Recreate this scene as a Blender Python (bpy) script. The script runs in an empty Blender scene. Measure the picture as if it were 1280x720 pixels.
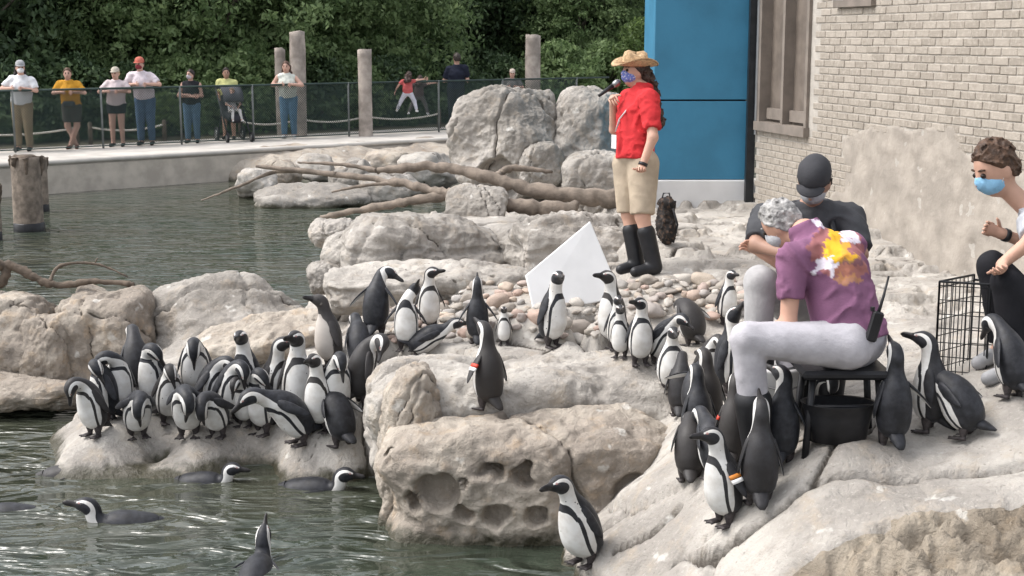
import bpy, bmesh, math, random
import numpy as np
from mathutils import Vector, Matrix
from mathutils.bvhtree import BVHTree

# ------------------------------------------------------------------ camera, world, sun
scene = bpy.context.scene
COL = scene.collection
F, H, PITCH = 1800.0, 2.9, math.atan((360 - 47) / 1800.0)
CAM = np.array([0.0, 0.0, H])
FW = np.array([0, math.cos(PITCH), -math.sin(PITCH)])
UP = np.array([0, math.sin(PITCH), math.cos(PITCH)])
RT = np.array([1.0, 0, 0])
cd = bpy.data.cameras.new('camera'); cam = bpy.data.objects.new('camera', cd); COL.objects.link(cam)
cam.location = CAM; cam.rotation_euler = (math.pi / 2 - PITCH, 0, 0)
cd.sensor_width = 36; cd.lens = 36 * F / 1280; cd.clip_start = .1; cd.clip_end = 2000
scene.camera = cam

SUN_EL, SUN_AZ = math.radians(55), math.radians(274)      # azimuth clockwise from +Y (away from camera)
w = bpy.data.worlds.new('World'); scene.world = w; w.use_nodes = True
nt = w.node_tree; bg = nt.nodes['Background']
sky = nt.nodes.new('ShaderNodeTexSky'); sky.sky_type = 'NISHITA'; sky.sun_disc = False
sky.sun_elevation = SUN_EL; sky.sun_rotation = SUN_AZ; sky.dust_density = 4; sky.air_density = 1.0
hs = nt.nodes.new('ShaderNodeHueSaturation'); hs.inputs['Saturation'].default_value = .28
nt.links.new(sky.outputs[0], hs.inputs['Color']); nt.links.new(hs.outputs[0], bg.inputs['Color'])
bg.inputs['Strength'].default_value = 0.15
sd = bpy.data.lights.new('sun', 'SUN'); sun = bpy.data.objects.new('sun', sd); COL.objects.link(sun)
sd.energy = .5; sd.angle = math.radians(22); sd.color = (1, .965, .92)
sv = Vector((math.sin(SUN_AZ) * math.cos(SUN_EL), math.cos(SUN_AZ) * math.cos(SUN_EL), math.sin(SUN_EL)))
sun.rotation_euler = sv.to_track_quat('Z', 'Y').to_euler(); sun.location = (0, 0, 20)
vs = scene.view_settings; vs.view_transform = 'Standard'; vs.look = 'None'; vs.exposure = 1.3; vs.gamma = 1

# ------------------------------------------------------------------ helpers
def ray(px, py): return FW + (px - 640) / F * RT + (360 - py) / F * UP
def at(px, py, d): return CAM + d * ray(px, py)                 # d = depth along the optical axis
def ats(px, py, s): return at(px, py, F / s)                    # s = pixels per metre there
def onz(px, py, z):
    r = ray(px, py); return CAM + r * ((z - H) / r[2])

def hash3(ix, iy, iz, seed):
    h = (ix.astype(np.int64) * 374761393 + iy.astype(np.int64) * 668265263 + iz.astype(np.int64) * 1274126177 + seed * 974711) & 0xffffffff
    h = ((h ^ (h >> 13)) * 1274126177) & 0xffffffff
    h = (h ^ (h >> 16)) & 0xffffffff
    return h / 2147483648.0 - 1.0
def vnoise(P, seed=0):
    P = np.asarray(P, float); I = np.floor(P).astype(np.int64); f = P - I; u = f * f * f * (f * (f * 6 - 15) + 10)
    r = 0
    for dx in (0, 1):
        for dy in (0, 1):
            for dz in (0, 1):
                wgt = (u[:, 0] if dx else 1 - u[:, 0]) * (u[:, 1] if dy else 1 - u[:, 1]) * (u[:, 2] if dz else 1 - u[:, 2])
                r = r + wgt * hash3(I[:, 0] + dx, I[:, 1] + dy, I[:, 2] + dz, seed)
    return r
def fbm(P, oct=4, seed=0, gain=.5):
    P = np.asarray(P, float); a, r = 1.0, 0
    for k in range(oct):
        r = r + a * vnoise(P * (2.03 ** k) + 7.1 * k, seed + k); a *= gain
    return r
def sstep(a, b, x):
    t = np.clip((x - a) / (b - a), 0, 1); return t * t * (3 - 2 * t)

def mesh_obj(name, verts, faces, mat=None, parent=None, smooth=True, loc=None):
    me = bpy.data.meshes.new(name)
    me.from_pydata([tuple(map(float, v)) for v in verts], [], [tuple(map(int, f)) for f in faces])
    if smooth: me.polygons.foreach_set('use_smooth', [True] * len(me.polygons))
    for m in (mat if isinstance(mat, (list, tuple)) else [mat]):
        if m: me.materials.append(m)
    o = bpy.data.objects.new(name, me); COL.objects.link(o)
    if parent is not None: o.parent = parent
    if loc is not None: o.location = tuple(map(float, loc))
    return o
def quads_obj(name, V, Fq, mat, parent=None, smooth=True, loc=None):
    """fast path: V (n,3) array, Fq (m,4) int array"""
    me = bpy.data.meshes.new(name); n, m = len(V), len(Fq); k = Fq.shape[1]
    me.vertices.add(n); me.vertices.foreach_set('co', np.ascontiguousarray(V, dtype=np.float32).ravel())
    me.loops.add(m * k); me.loops.foreach_set('vertex_index', np.ascontiguousarray(Fq, dtype=np.int32).ravel())
    me.polygons.add(m); me.polygons.foreach_set('loop_start', np.arange(0, m * k, k, dtype=np.int32))
    me.polygons.foreach_set('loop_total', np.full(m, k, dtype=np.int32))
    if smooth: me.polygons.foreach_set('use_smooth', np.ones(m, dtype=bool))
    me.update(calc_edges=True); me.validate()
    for mm in (mat if isinstance(mat, (list, tuple)) else [mat]):
        if mm: me.materials.append(mm)
    o = bpy.data.objects.new(name, me); COL.objects.link(o)
    if parent is not None: o.parent = parent
    if loc is not None: o.location = tuple(map(float, loc))
    return o
def fattr(o, name, vals):
    a = o.data.attributes.new(name, 'FLOAT', 'POINT'); a.data.foreach_set('value', np.asarray(vals, dtype=np.float32))
def cattr(o, name, cols):
    a = o.data.color_attributes.new(name, 'FLOAT_COLOR', 'POINT')
    c = np.ones((len(cols), 4), dtype=np.float32); c[:, :3] = cols; a.data.foreach_set('color', c.ravel())
def empty(name, loc=(0, 0, 0), rz=0):
    o = bpy.data.objects.new(name, None); COL.objects.link(o); o.location = tuple(map(float, loc)); o.rotation_euler = (0, 0, rz)
    o.empty_display_size = .1; return o
def tag(o, label=None, cat=None, group=None, kind=None):
    if label: o['label'] = label
    if cat: o['category'] = cat
    if group: o['group'] = group
    if kind: o['kind'] = kind
    return o
class MB:
    def __init__(s): s.v = []; s.f = []
    def add(s, V, Fc):
        b = len(s.v); s.v += [tuple(map(float, p)) for p in V]; s.f += [tuple(i + b for i in f) for f in Fc]
    def box(s, c, size, R=None):
        c = np.array(c, float); h = np.array(size, float) / 2
        P = np.array([[x, y, z] for x in (-1, 1) for y in (-1, 1) for z in (-1, 1)]) * h
        if R is not None: P = P @ np.array(R).T
        s.add(P + c, [(0, 1, 3, 2), (4, 6, 7, 5), (0, 4, 5, 1), (2, 3, 7, 6), (0, 2, 6, 4), (1, 5, 7, 3)])
    def bbox(s, c, size, b, R=None):
        """box with chamfered edges"""
        c = np.array(c, float); h = np.array(size, float) / 2; P = []; idx = {}
        for sx in (-1, 1):
            for sy in (-1, 1):
                for sz in (-1, 1):
                    for ax in range(3):
                        p = np.array([sx, sy, sz], float) * (h - b); p[ax] += (sx, sy, sz)[ax] * b
                        idx[(sx, sy, sz, ax)] = len(P); P.append(p)
        Fc = []
        for ax in range(3):
            o1, o2 = [a for a in range(3) if a != ax]
            for sg in (-1, 1):
                q = []
                for a, bb in ((-1, -1), (1, -1), (1, 1), (-1, 1)):
                    k = [0, 0, 0]; k[ax] = sg; k[o1] = a; k[o2] = bb; q.append(idx[(*k, ax)])
                Fc.append(q if (sg > 0) == (ax != 1) else q[::-1])
            for a in (-1, 1):
                for bb in (-1, 1):
                    k = [0, 0, 0]; k[o1] = a; k[o2] = bb
                    k0 = list(k); k0[ax] = -1; k1 = list(k); k1[ax] = 1
                    Fc.append([idx[(*k0, o1)], idx[(*k1, o1)], idx[(*k1, o2)], idx[(*k0, o2)]])
        for sx in (-1, 1):
            for sy in (-1, 1):
                for sz in (-1, 1): Fc.append([idx[(sx, sy, sz, a)] for a in range(3)])
        P = np.array(P)
        if R is not None: P = P @ np.array(R).T
        s.add(P + c, Fc)
    def tube(s, pts, r, n=8, cap=True):
        pts = [np.array(p, float) for p in pts]; m = len(pts); rr = r if hasattr(r, '__len__') else [r] * m
        V = []; prev = None
        for i in range(m):
            t = pts[min(i + 1, m - 1)] - pts[max(i - 1, 0)]; t /= max(np.linalg.norm(t), 1e-9)
            if prev is None:
                a = np.array([0, 0, 1.0]) if abs(t[2]) < .9 else np.array([1.0, 0, 0])
            else: a = prev
            u = a - t * (a @ t); u /= np.linalg.norm(u); prev = u; q = np.cross(t, u)
            for k in range(n):
                an = 2 * math.pi * k / n; V.append(pts[i] + rr[i] * (math.cos(an) * u + math.sin(an) * q))
        Fc = [(i * n + k, i * n + (k + 1) % n, (i + 1) * n + (k + 1) % n, (i + 1) * n + k) for i in range(m - 1) for k in range(n)]
        if cap: Fc += [tuple(range(n))[::-1], tuple((m - 1) * n + k for k in range(n))]
        s.add(V, Fc)
    def lathe(s, prof, c=(0, 0, 0), n=20, sx=1, sy=1, R=None):
        V = []
        for r, z in prof:
            for k in range(n):
                an = 2 * math.pi * k / n; V.append((r * math.cos(an) * sx, r * math.sin(an) * sy, z))
        V = np.array(V)
        if R is not None: V = V @ np.array(R).T
        m = len(prof)
        Fc = [(i * n + k, i * n + (k + 1) % n, (i + 1) * n + (k + 1) % n, (i + 1) * n + k) for i in range(m - 1) for k in range(n)]
        Fc += [tuple(range(n))[::-1], tuple((m - 1) * n + k for k in range(n))]
        s.add(V + np.array(c, float), Fc)
    def build(s, name, mat, parent=None, smooth=False, loc=None): return mesh_obj(name, s.v, s.f, mat, parent, smooth, loc)
def grid_faces(nr, nc):
    i = np.arange(nr - 1)[:, None] * nc + np.arange(nc - 1)[None, :]
    return np.stack([i, i + 1, i + nc + 1, i + nc], -1).reshape(-1, 4)

# ------------------------------------------------------------------ materials
class NG:
    def __init__(s, name):
        s.m = bpy.data.materials.new(name); s.m.use_nodes = True; s.t = s.m.node_tree
        s.b = s.t.nodes['Principled BSDF']; s.b.inputs['Specular IOR Level'].default_value = .3
    def n(s, typ, **kw):
        x = s.t.nodes.new(typ)
        for k, v in kw.items():
            if k in ('operation', 'blend_type', 'data_type', 'noise_dimensions', 'feature', 'attribute_name', 'interpolation_type', 'distance'): setattr(x, k, v)
            else:
                key = int(k[1:]) if k[0] == 'i' and k[1:].isdigit() else k.replace('_', ' ')
                x.inputs[key].default_value = v
        return x
    def l(s, a, b): s.t.links.new(a, b)
    def math(s, op, a, b=None, c=None):
        x = s.n('ShaderNodeMath', operation=op)
        for i, v in enumerate((a, b, c)):
            if v is None: continue
            if isinstance(v, (int, float)): x.inputs[i].default_value = v
            else: s.l(v, x.inputs[i])
        return x.outputs[0]
    def mix(s, fac, a, b):
        x = s.n('ShaderNodeMix', data_type='RGBA')
        for i, v in ((0, fac), (6, a), (7, b)):
            if isinstance(v, (int, float)): x.inputs[i].default_value = v
            elif isinstance(v, tuple): x.inputs[i].default_value = (*v, 1)
            else: s.l(v, x.inputs[i])
        return x.outputs[2]
    def ramp(s, x, lo, hi):
        r = s.n('ShaderNodeMapRange', interpolation_type='SMOOTHSTEP'); s.l(x, r.inputs[0])
        r.inputs[1].default_value = lo; r.inputs[2].default_value = hi; return r.outputs[0]
    def noise(s, scale, detail=4, vec=None, rough=.55, dist=0):
        x = s.n('ShaderNodeTexNoise', Scale=scale, Detail=detail, Roughness=rough, Distortion=dist)
        if vec is not None: s.l(vec, x.inputs['Vector'])
        return x.outputs['Fac']
    def pos(s): return s.n('ShaderNodeNewGeometry').outputs['Position']
    def obj(s): return s.n('ShaderNodeTexCoord').outputs['Object']
    def bump(s, h, strength=.3, dist=.02, normal=None):
        x = s.n('ShaderNodeBump'); x.inputs['Strength'].default_value = strength; x.inputs['Distance'].default_value = dist
        s.l(h, x.inputs['Height'])
        if normal is not None: s.l(normal, x.inputs['Normal'])
        return x.outputs[0]
def simple(name, col, rough=.6, var=.25, scale=12, bump=.15, bscale=60, metallic=0, spec=.3):
    g = NG(name); v = g.obj(); n1 = g.noise(scale, 5, v)
    c = g.mix(g.ramp(n1, .3, .7), tuple(x * (1 - var) for x in col), tuple(min(1, x * (1 + var)) for x in col))
    g.l(c, g.b.inputs['Base Color']); g.b.inputs['Roughness'].default_value = rough; g.b.inputs['Metallic'].default_value = metallic
    g.b.inputs['Specular IOR Level'].default_value = spec
    if bump: g.l(g.bump(g.noise(bscale, 3, v), bump, .01), g.b.inputs['Normal'])
    return g.m
def rock_mat(name, light, dark, tan, wet=True, seed=0., bscale=1.0):
    g = NG(name); p = g.pos()
    mp = g.n('ShaderNodeMapping'); g.l(p, mp.inputs[0]); mp.inputs['Location'].default_value = (seed * 3.7, seed * 1.9, seed)
    v = mp.outputs[0]
    big = g.noise(1.3, 5, v, .6); mid = g.noise(6, 6, v, .65); fine = g.noise(38, 5, v, .7)
    c = g.mix(g.ramp(big, .38, .64), dark, light)
    c = g.mix(g.math('MULTIPLY', g.ramp(mid, .5, .72), .6), c, tan)
    c = g.mix(g.math('MULTIPLY', g.ramp(fine, .56, .74), .40), c, tuple(x * .5 for x in dark))
    c = g.mix(g.math('MULTIPLY', g.ramp(fine, .46, .30), .30), c, tuple(min(1, x * 1.35) for x in light))
    # dark lichen / dirt streaks running down
    st = g.n('ShaderNodeMapping'); g.l(p, st.inputs[0]); st.inputs['Scale'].default_value = (5, 5, .9)
    streak = g.noise(1.6, 4, st.outputs[0], .6)
    c = g.mix(g.math('MULTIPLY', g.ramp(streak, .55, .74), .5), c, tuple(x * .42 for x in dark))
    spots = g.n('ShaderNodeTexVoronoi', Scale=17.0); g.l(v, spots.inputs['Vector'])
    c = g.mix(g.math('MULTIPLY', g.ramp(spots.outputs['Distance'], .16, .05), .45), c, tuple(x * .45 for x in dark))
    ck = g.n('ShaderNodeAttribute', attribute_name='crack').outputs['Fac']      # shade under the slab edges, painted dark into the joint colour
    c = g.mix(g.math('MULTIPLY', g.ramp(g.math('ADD', ck, g.math('MULTIPLY', g.math('SUBTRACT', fine, .5), .5)), .25, .8), .88), c, (.055, .045, .035))
    # droppings splashed on the rock
    gv = g.n('ShaderNodeTexVoronoi', Scale=3.4); wv = g.n('ShaderNodeVectorMath', operation='ADD'); g.l(v, wv.inputs[0]); nn = g.n('ShaderNodeTexNoise', Scale=9.0, Detail=3.0); g.l(v, nn.inputs['Vector']); sc_ = g.n('ShaderNodeVectorMath', operation='SCALE'); sc_.inputs['Scale'].default_value = .22; g.l(nn.outputs['Color'], sc_.inputs[0]); g.l(sc_.outputs[0], wv.inputs[1]); g.l(wv.outputs[0], gv.inputs['Vector'])
    c = g.mix(g.math('MULTIPLY', g.ramp(gv.outputs['Distance'], .16, .07), .55), c, (.62, .60, .56))
    rough = .88
    if wet:
        sx = g.n('ShaderNodeSeparateXYZ'); g.l(p, sx.inputs[0])
        lvl = g.math('ADD', sx.outputs[2], g.math('MULTIPLY', g.math('SUBTRACT', mid, .5), .22))
        wf = g.ramp(lvl, .10, .015)
        c = g.mix(wf, c, (.06, .055, .036))
        rr = g.n('ShaderNodeMapRange'); g.l(wf, rr.inputs[0]); rr.inputs[3].default_value = .88; rr.inputs[4].default_value = .3
        g.l(rr.outputs[0], g.b.inputs['Roughness'])
    else: g.b.inputs['Roughness'].default_value = rough
    g.l(c, g.b.inputs['Base Color'])
    rid = g.math('ABSOLUTE', g.math('SUBTRACT', g.noise(11, 5, v, .6, .6), .5))
    hgt = g.math('ADD', g.math('ADD', g.math('MULTIPLY', mid, .9), g.math('MULTIPLY', fine, .45)), g.math('MULTIPLY', rid, 1.3))
    g.l(g.bump(hgt, .75 * bscale, .03), g.b.inputs['Normal'])
    return g.m
M = {}
M['rock'] = rock_mat('rock', (.445, .415, .375), (.285, .262, .235), (.38, .32, .25))
M['rock_tan'] = rock_mat('rock_tan', (.43, .38, .32), (.25, .215, .18), (.38, .28, .185), seed=3)
M['rock_grey'] = rock_mat('rock_grey', (.40, .37, .335), (.24, .22, .195), (.33, .275, .215), seed=7)
M['rock_rough'] = rock_mat('rock_rough', (.34, .295, .235), (.18, .15, .115), (.31, .24, .165), seed=11, bscale=1.3)
M['concrete'] = simple('concrete', (.43, .385, .33), .85, .16, 3, .3, 25)
M['path'] = simple('path', (.47, .44, .40), .85, .14, 2, .2, 30)
M['wood_grey'] = simple('wood_grey', (.19, .155, .125), .85, .35, 9, .6, 45)
M['wood_dark'] = simple('wood_dark', (.11, .085, .065), .85, .4, 9, .6, 45)
M['white_panel'] = simple('white_panel', (.74, .735, .73), .45, .05, 4, .03, 30)
M['blue_wall'] = simple('blue_wall', (.042, .18, .295), .5, .10, 2.5, .08, 40)
M['white_paint'] = simple('white_paint', (.62, .615, .61), .6, .06, 3, .05, 40)
M['dark_metal'] = simple('dark_metal', (.03, .032, .035), .45, .2, 8, .05, 50, .6)
M['grey_metal'] = simple('grey_metal', (.3, .3, .3), .4, .1, 8, .03, 50, .8)
M['black_rubber'] = simple('black_rubber', (.014, .014, .016), .42, .3, 8, .08, 40)
M['black_plastic'] = simple('black_plastic', (.018, .018, .02), .4, .2, 8, .05, 40)
M['fence_mesh'] = simple('fence_mesh', (.03, .05, .045), .6, .2, 6, 0)
M['rope'] = simple('rope', (.55, .52, .46), .8, .15, 20, .3, 80)
M['trim_brown'] = simple('trim_brown', (.2, .17, .145), .6, .15, 6, .15, 30)
M['board_brown'] = simple('board_brown', (.145, .12, .10), .65, .2, 5, .1, 40)
M['mortar'] = simple('mortar', (.40, .37, .33), .9, .12, 8, .4, 70)
M['plaster'] = simple('plaster', (.33, .295, .255), .9, .15, 4, .45, 40)
# ------------------------------------------------------------------ ground, water, sky-side setting
g = NG('water'); p = g.pos()
mp = g.n('ShaderNodeMapping'); g.l(p, mp.inputs[0]); mp.inputs['Scale'].default_value = (.75, 1.5, 1); mp.inputs['Rotation'].default_value = (0, 0, .12)
n1 = g.noise(2.3, 2, mp.outputs[0], .5, 1.2); n2 = g.noise(7.5, 2, mp.outputs[0], .5, .6); n0 = g.noise(.9, 2, mp.outputs[0], .5)
hgt = g.math('ADD', g.math('ADD', g.math('MULTIPLY', n1, 1.0), g.math('MULTIPLY', n2, .16)), g.math('MULTIPLY', n0, .9))
sy_ = g.n('ShaderNodeSeparateXYZ'); g.l(p, sy_.inputs[0]); calm = g.n('ShaderNodeMapRange'); g.l(sy_.outputs[1], calm.inputs[0]); calm.inputs[1].default_value = 10.5; calm.inputs[2].default_value = 19; calm.inputs[3].default_value = 1.0; calm.inputs[4].default_value = .42
hgt = g.math('MULTIPLY', hgt, calm.outputs[0])      # sheltered water away from the swimmers
g.l(g.bump(hgt, 1.0, .17), g.b.inputs['Normal'])
c = g.mix(g.ramp(g.noise(.5, 3, p), .35, .7), (.05, .054, .038), (.034, .046, .033))
g.l(c, g.b.inputs['Base Color']); g.b.inputs['Roughness'].default_value = .03; g.b.inputs['IOR'].default_value = 1.5
g.b.inputs['Specular IOR Level'].default_value = .5
M['water'] = g.m
M['soil'] = simple('soil', (.085, .075, .05), .95, .35, 1.5, .5, 12)

def sheet(name, x0, x1, y0, y1, z, mat):
    o = mesh_obj(name, [(x0, y0, z), (x1, y0, z), (x1, y1, z), (x0, y1, z)], [(0, 1, 2, 3)], mat, smooth=False)
    return tag(o, kind='structure')
sheet('ground', -700, 700, -300, 1200, -.6, M['soil'])
sheet('water', -70, 9, 3, 60, 0, M['water'])

# ---- rocky island: a height sheet through control points (px, py, pixels per metre)
CP = [(80, 575, 184), (160, 548, 181), (237, 546, 182), (300, 528, 178), (370, 556, 185), (430, 561, 187), (455, 540, 186), (440, 515, 180), (200, 505, 172),
      (340, 500, 172), (410, 459, 176), (455, 464, 180), (470, 421, 178), (505, 438, 182), (535, 413, 174), (597, 429, 186), (690, 433, 189), (760, 433, 189), (640, 430, 188),
      (810, 450, 189), (870, 431, 184), (907, 404, 176), (838, 492, 199), (870, 562, 224), (862, 601, 237), (905, 655, 258), (948, 632, 255), (975, 580, 243),
      (1030, 508, 234), (1050, 548, 255), (1108, 554, 250), (1165, 547, 250), (1190, 545, 250), (1265, 494, 251), (1240, 560, 257), (1285, 592, 266),
      (1010, 612, 261), (1100, 600, 262), (800, 712, 243), (722, 716, 233), (690, 690, 222), (760, 668, 232), (850, 640, 243), (900, 716, 262), (950, 700, 268),
      (1000, 690, 273), (1150, 700, 290), (1285, 690, 294), (1285, 640, 279),
      (810, 347, 163), (700, 382, 172), (600, 382, 171), (500, 362, 157), (430, 362, 142), (560, 327, 147), (700, 322, 150), (880, 300, 140), (880, 262, 122),
      (930, 360, 168), (950, 470, 214), (1000, 400, 186), (1100, 420, 200), (1190, 400, 196), (1280, 430, 226), (1080, 300, 142), (1200, 346, 161), (1150, 470, 222), (1060, 350, 160),
      (560, 262, 134), (430, 285, 131), (700, 260, 130), (640, 236, 112), (760, 240, 115), (480, 262, 125), (820, 262, 120),
      (60, 600, 182), (200, 606, 180), (330, 622, 182), (450, 650, 190), (560, 700, 205), (640, 722, 215), (660, 705, 216), (480, 610, 186), (40, 560, 168),
      (20, 505, 145), (100, 495, 148), (300, 420, 160), (360, 400, 158), (250, 400, 150), (395, 395, 150)]
PW = np.array([ats(*c) for c in CP])
# points under water or out of sight that shape the rest of the sheet (world metres)
PX = np.array([(-4.2, 10.2, -.5), (-4.2, 12, -.5), (-4.5, 14, -.5), (-2.7, 13.6, -.4), (-2.6, 15.5, -.5), (-2.2, 17.5, -.45), (-1, 18.7, -.4), (.5, 19, .3), (1.5, 19, 1.0), (3.5, 17.5, 1.15), (5.5, 14, 1.1), (5.5, 11, 1.1), (5.2, 8, 1.25), (4, 5.4, 1.05), (2.6, 5.2, .85), (1.5, 5.3, .25), (.8, 6.0, -.2), (-.6, 7, -.5), (-2.5, 8.2, -.5), (-.1, 7.0, -.35), (.2, 8.3, -.1)])
PW = np.vstack([PW, PX])
def rbf_phi(r): return np.sqrt(r * r + .02)
A = rbf_phi(np.linalg.norm(PW[:, None, :2] - PW[None, :, :2], axis=2)); A -= np.eye(len(A)) * .06
RW = np.linalg.solve(A, PW[:, 2] - .6)
def base_z(x, y):
    out = np.full(x.shape, .6)
    for (qx, qy, _), wgt in zip(PW, RW): out += wgt * rbf_phi(np.hypot(x - qx, y - qy))
    return out
def seg_dist(x, y, pl):
    d = np.full(x.shape, 9.); 
    for a, b in zip(pl[:-1], pl[1:]):
        ab = b - a; t = np.clip(((x - a[0]) * ab[0] + (y - a[1]) * ab[1]) / (ab @ ab), 0, 1)
        d = np.minimum(d, np.hypot(x - a[0] - t * ab[0], y - a[1] - t * ab[1]))
    return d
CRACKS = [([(1300, 586, 266), (1200, 592, 265), (1110, 600, 263), (1060, 607, 262), (1012, 613, 261), (980, 645, 262), (930, 672, 261), (880, 690, 258), (845, 703, 250)], .022, .085),
          ([(1012, 613, 261), (1040, 575, 255), (1075, 552, 250), (1100, 530, 243)], .014, .03),
          ([(850, 612, 240), (810, 655, 238), (770, 680, 234)], .016, .05),
          ([(1285, 505, 252), (1230, 510, 246), (1190, 500, 236), (1140, 505, 232)], .012, .035),
          ([(1000, 345, 158), (1060, 352, 161), (1110, 372, 170)], .02, .05), ([(940, 300, 140), (1000, 312, 146), (1075, 330, 153)], .02, .05),
          ([(840, 290, 136), (880, 285, 134), (935, 292, 138)], .02, .06), ([(835, 318, 149), (880, 312, 146), (935, 325, 150)], .02, .06), ([(850, 338, 158), (930, 330, 155)], .02, .05),
          ([(1060, 395, 181), (1110, 392, 186), (1180, 405, 197)], .018, .05), ([(1010, 440, 200), (1080, 445, 208), (1150, 440, 212)], .014, .04),
          ([(420, 340, 140), (520, 345, 150), (640, 350, 160)], .02, .06), ([(460, 500, 178), (455, 540, 186), (462, 590, 187)], .016, .05)]
CRW = [([onz(a, b, ats(a, b, s)[2])[:2] for a, b, s in pl], wd, dp) for pl, wd, dp in CRACKS]
xs = np.arange(-4.6, 5.6, .0165); ys = np.arange(5.1, 19.0, .019)
X, Y = np.meshgrid(xs, ys); Z = base_z(X, Y)
P3 = np.stack([X.ravel(), Y.ravel(), np.zeros(X.size)], 1)
nb = fbm(P3 * .9, 4, 5).reshape(X.shape); nf = fbm(P3 * np.array([5, 7, 1]), 4, 9).reshape(X.shape)
# sink the sheet under the loose slabs at the back
Z -= .20 * sstep(11.0, 11.5, Y) * sstep(1.15, .7, X) * sstep(-2.6, -2.0, X)
Z += .085 * sstep(-.75, -1.1, X) * sstep(10.6, 10.2, Y)
Z += .05 * sstep(.9, 1.2, X) * sstep(9.2, 8.6, Y)
Z = Z + .03 * nb + .014 * nf
wc = fbm(P3 * np.array([.8, 1.1, 1]) + 60, 4, 44).reshape(X.shape); ckf = .8 * np.exp(-(wc / .012) ** 2) * sstep(.12, .2, np.abs(nb)); Z -= .026 * ckf
# jointed slabs: warped cells, each a little higher or lower, with open joints between
Pw = np.stack([X.ravel() * 1.05 + .35 * nb.ravel(), Y.ravel() * 1.5 + .3 * fbm(P3 * 1.1 + 30, 3, 15), np.zeros(X.size)], 1)
I0 = np.floor(Pw[:, :2]).astype(np.int64); f1_ = np.full(X.size, 9.); f2_ = np.full(X.size, 9.); cid = np.zeros(X.size)
for ox in (-1, 0, 1):
    for oy in (-1, 0, 1):
        jx = hash3(I0[:, 0] + ox, I0[:, 1] + oy, I0[:, 0] * 0, 71) * .42 + .5 + I0[:, 0] + ox; jy = hash3(I0[:, 0] + ox, I0[:, 1] + oy, I0[:, 0] * 0, 72) * .42 + .5 + I0[:, 1] + oy
        dd = np.hypot(Pw[:, 0] - jx, Pw[:, 1] - jy); hv = hash3(I0[:, 0] + ox, I0[:, 1] + oy, I0[:, 0] * 0, 73)
        nw = dd < f1_; f2_ = np.where(nw, f1_, np.minimum(f2_, dd)); cid = np.where(nw, hv, cid); f1_ = np.where(nw, dd, f1_)
edge = (f2_ - f1_).reshape(X.shape); cid = cid.reshape(X.shape)
sl = 1 - .8 * sstep(.6, 1.2, X) * sstep(9.4, 8.6, Y); shelf = sstep(10.55, 10.25, Y) * sstep(-.85, -1.05, X); sl *= 1 - .93 * shelf; sl *= 1 - .6 * sstep(1.1, 1.5, X) * sstep(9.5, 10.2, Y)
ckf = np.maximum(ckf, sl * np.exp(-(edge / .026) ** 2)); Z = Z + sl * (.055 * cid * sstep(0, .12, edge) - .07 * np.exp(-(edge / .035) ** 2) - .03 * np.exp(-(edge / .14) ** 2))
# broad ledges on the pond side
tz = (Z + .05 * nb) / .20; fr = tz - np.floor(tz); Zs = .20 * (np.floor(tz) + sstep(.35, .85, fr)); ml = .75 * sstep(1.3, .8, X) * sstep(8.6, 9.2, Y) * (1 - shelf); Z = Z * (1 - ml) + (Zs) * ml
Z = np.where(Z < .11, Z - (.11 - Z) * 2.2 * (1 - .75 * shelf), Z)
# stratified ledges towards the building
lz = sstep(9.0, 9.8, Y) * sstep(1.15, 1.7, X) * .9
stepz = .085; tz = (Z + .05 * nb + .018 * nf) / stepz; fr = tz - np.floor(tz)
Zt = stepz * (np.floor(tz) + sstep(.55, .95, fr)); Z = Z * (1 - lz) + (Zt - .01) * lz
for pl, wd, dp in CRW:
    dd = seg_dist(X + .010 * nf, Y + .02 * nb, [np.array(q) for q in pl]); ckf = np.maximum(ckf, np.exp(-(dd / (1.35 * wd * (1 + .5 * nb))) ** 2)); Z -= 1.6 * dp * np.exp(-(dd / (1.0 * wd)) ** 4) + dp * .3 * np.exp(-(dd / (4 * wd)) ** 2)
# rough broken rock face in the near right corner
q0 = ats(1000, 712, 277)[:2]; q1 = ats(1290, 632, 276)[:2]; e = (q1 - q0) / np.linalg.norm(q1 - q0)
sdist = (X - q0[0]) * e[1] - (Y - q0[1]) * e[0]
rf = sstep(0, .10, sdist + .06 * nb)
rg = np.abs(fbm(P3 * np.array([5, 11, 1]), 5, 31, .6)).reshape(X.shape)
Z = Z - rf * (-.01 + .11 * rg + .30 * np.clip(sdist, 0, .8))
TX, TY, TZ = X, Y, Z
terr = quads_obj('rocky_ground', np.stack([X.ravel(), Y.ravel(), Z.ravel()], 1), grid_faces(*X.shape), [M['rock'], M['rock_rough']])
mi = (rf.reshape(X.shape)[:-1, :-1].ravel() > .5).astype(np.int32); terr.data.polygons.foreach_set('material_index', mi)
tag(terr, kind='structure'); fattr(terr, 'crack', ckf.ravel())
def ground_z(x, y):
    j = int(np.clip(round((x - xs[0]) / .0165), 0, len(xs) - 1)); i = int(np.clip(round((y - ys[0]) / .019), 0, len(ys) - 1)); return float(TZ[i, j])

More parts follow.
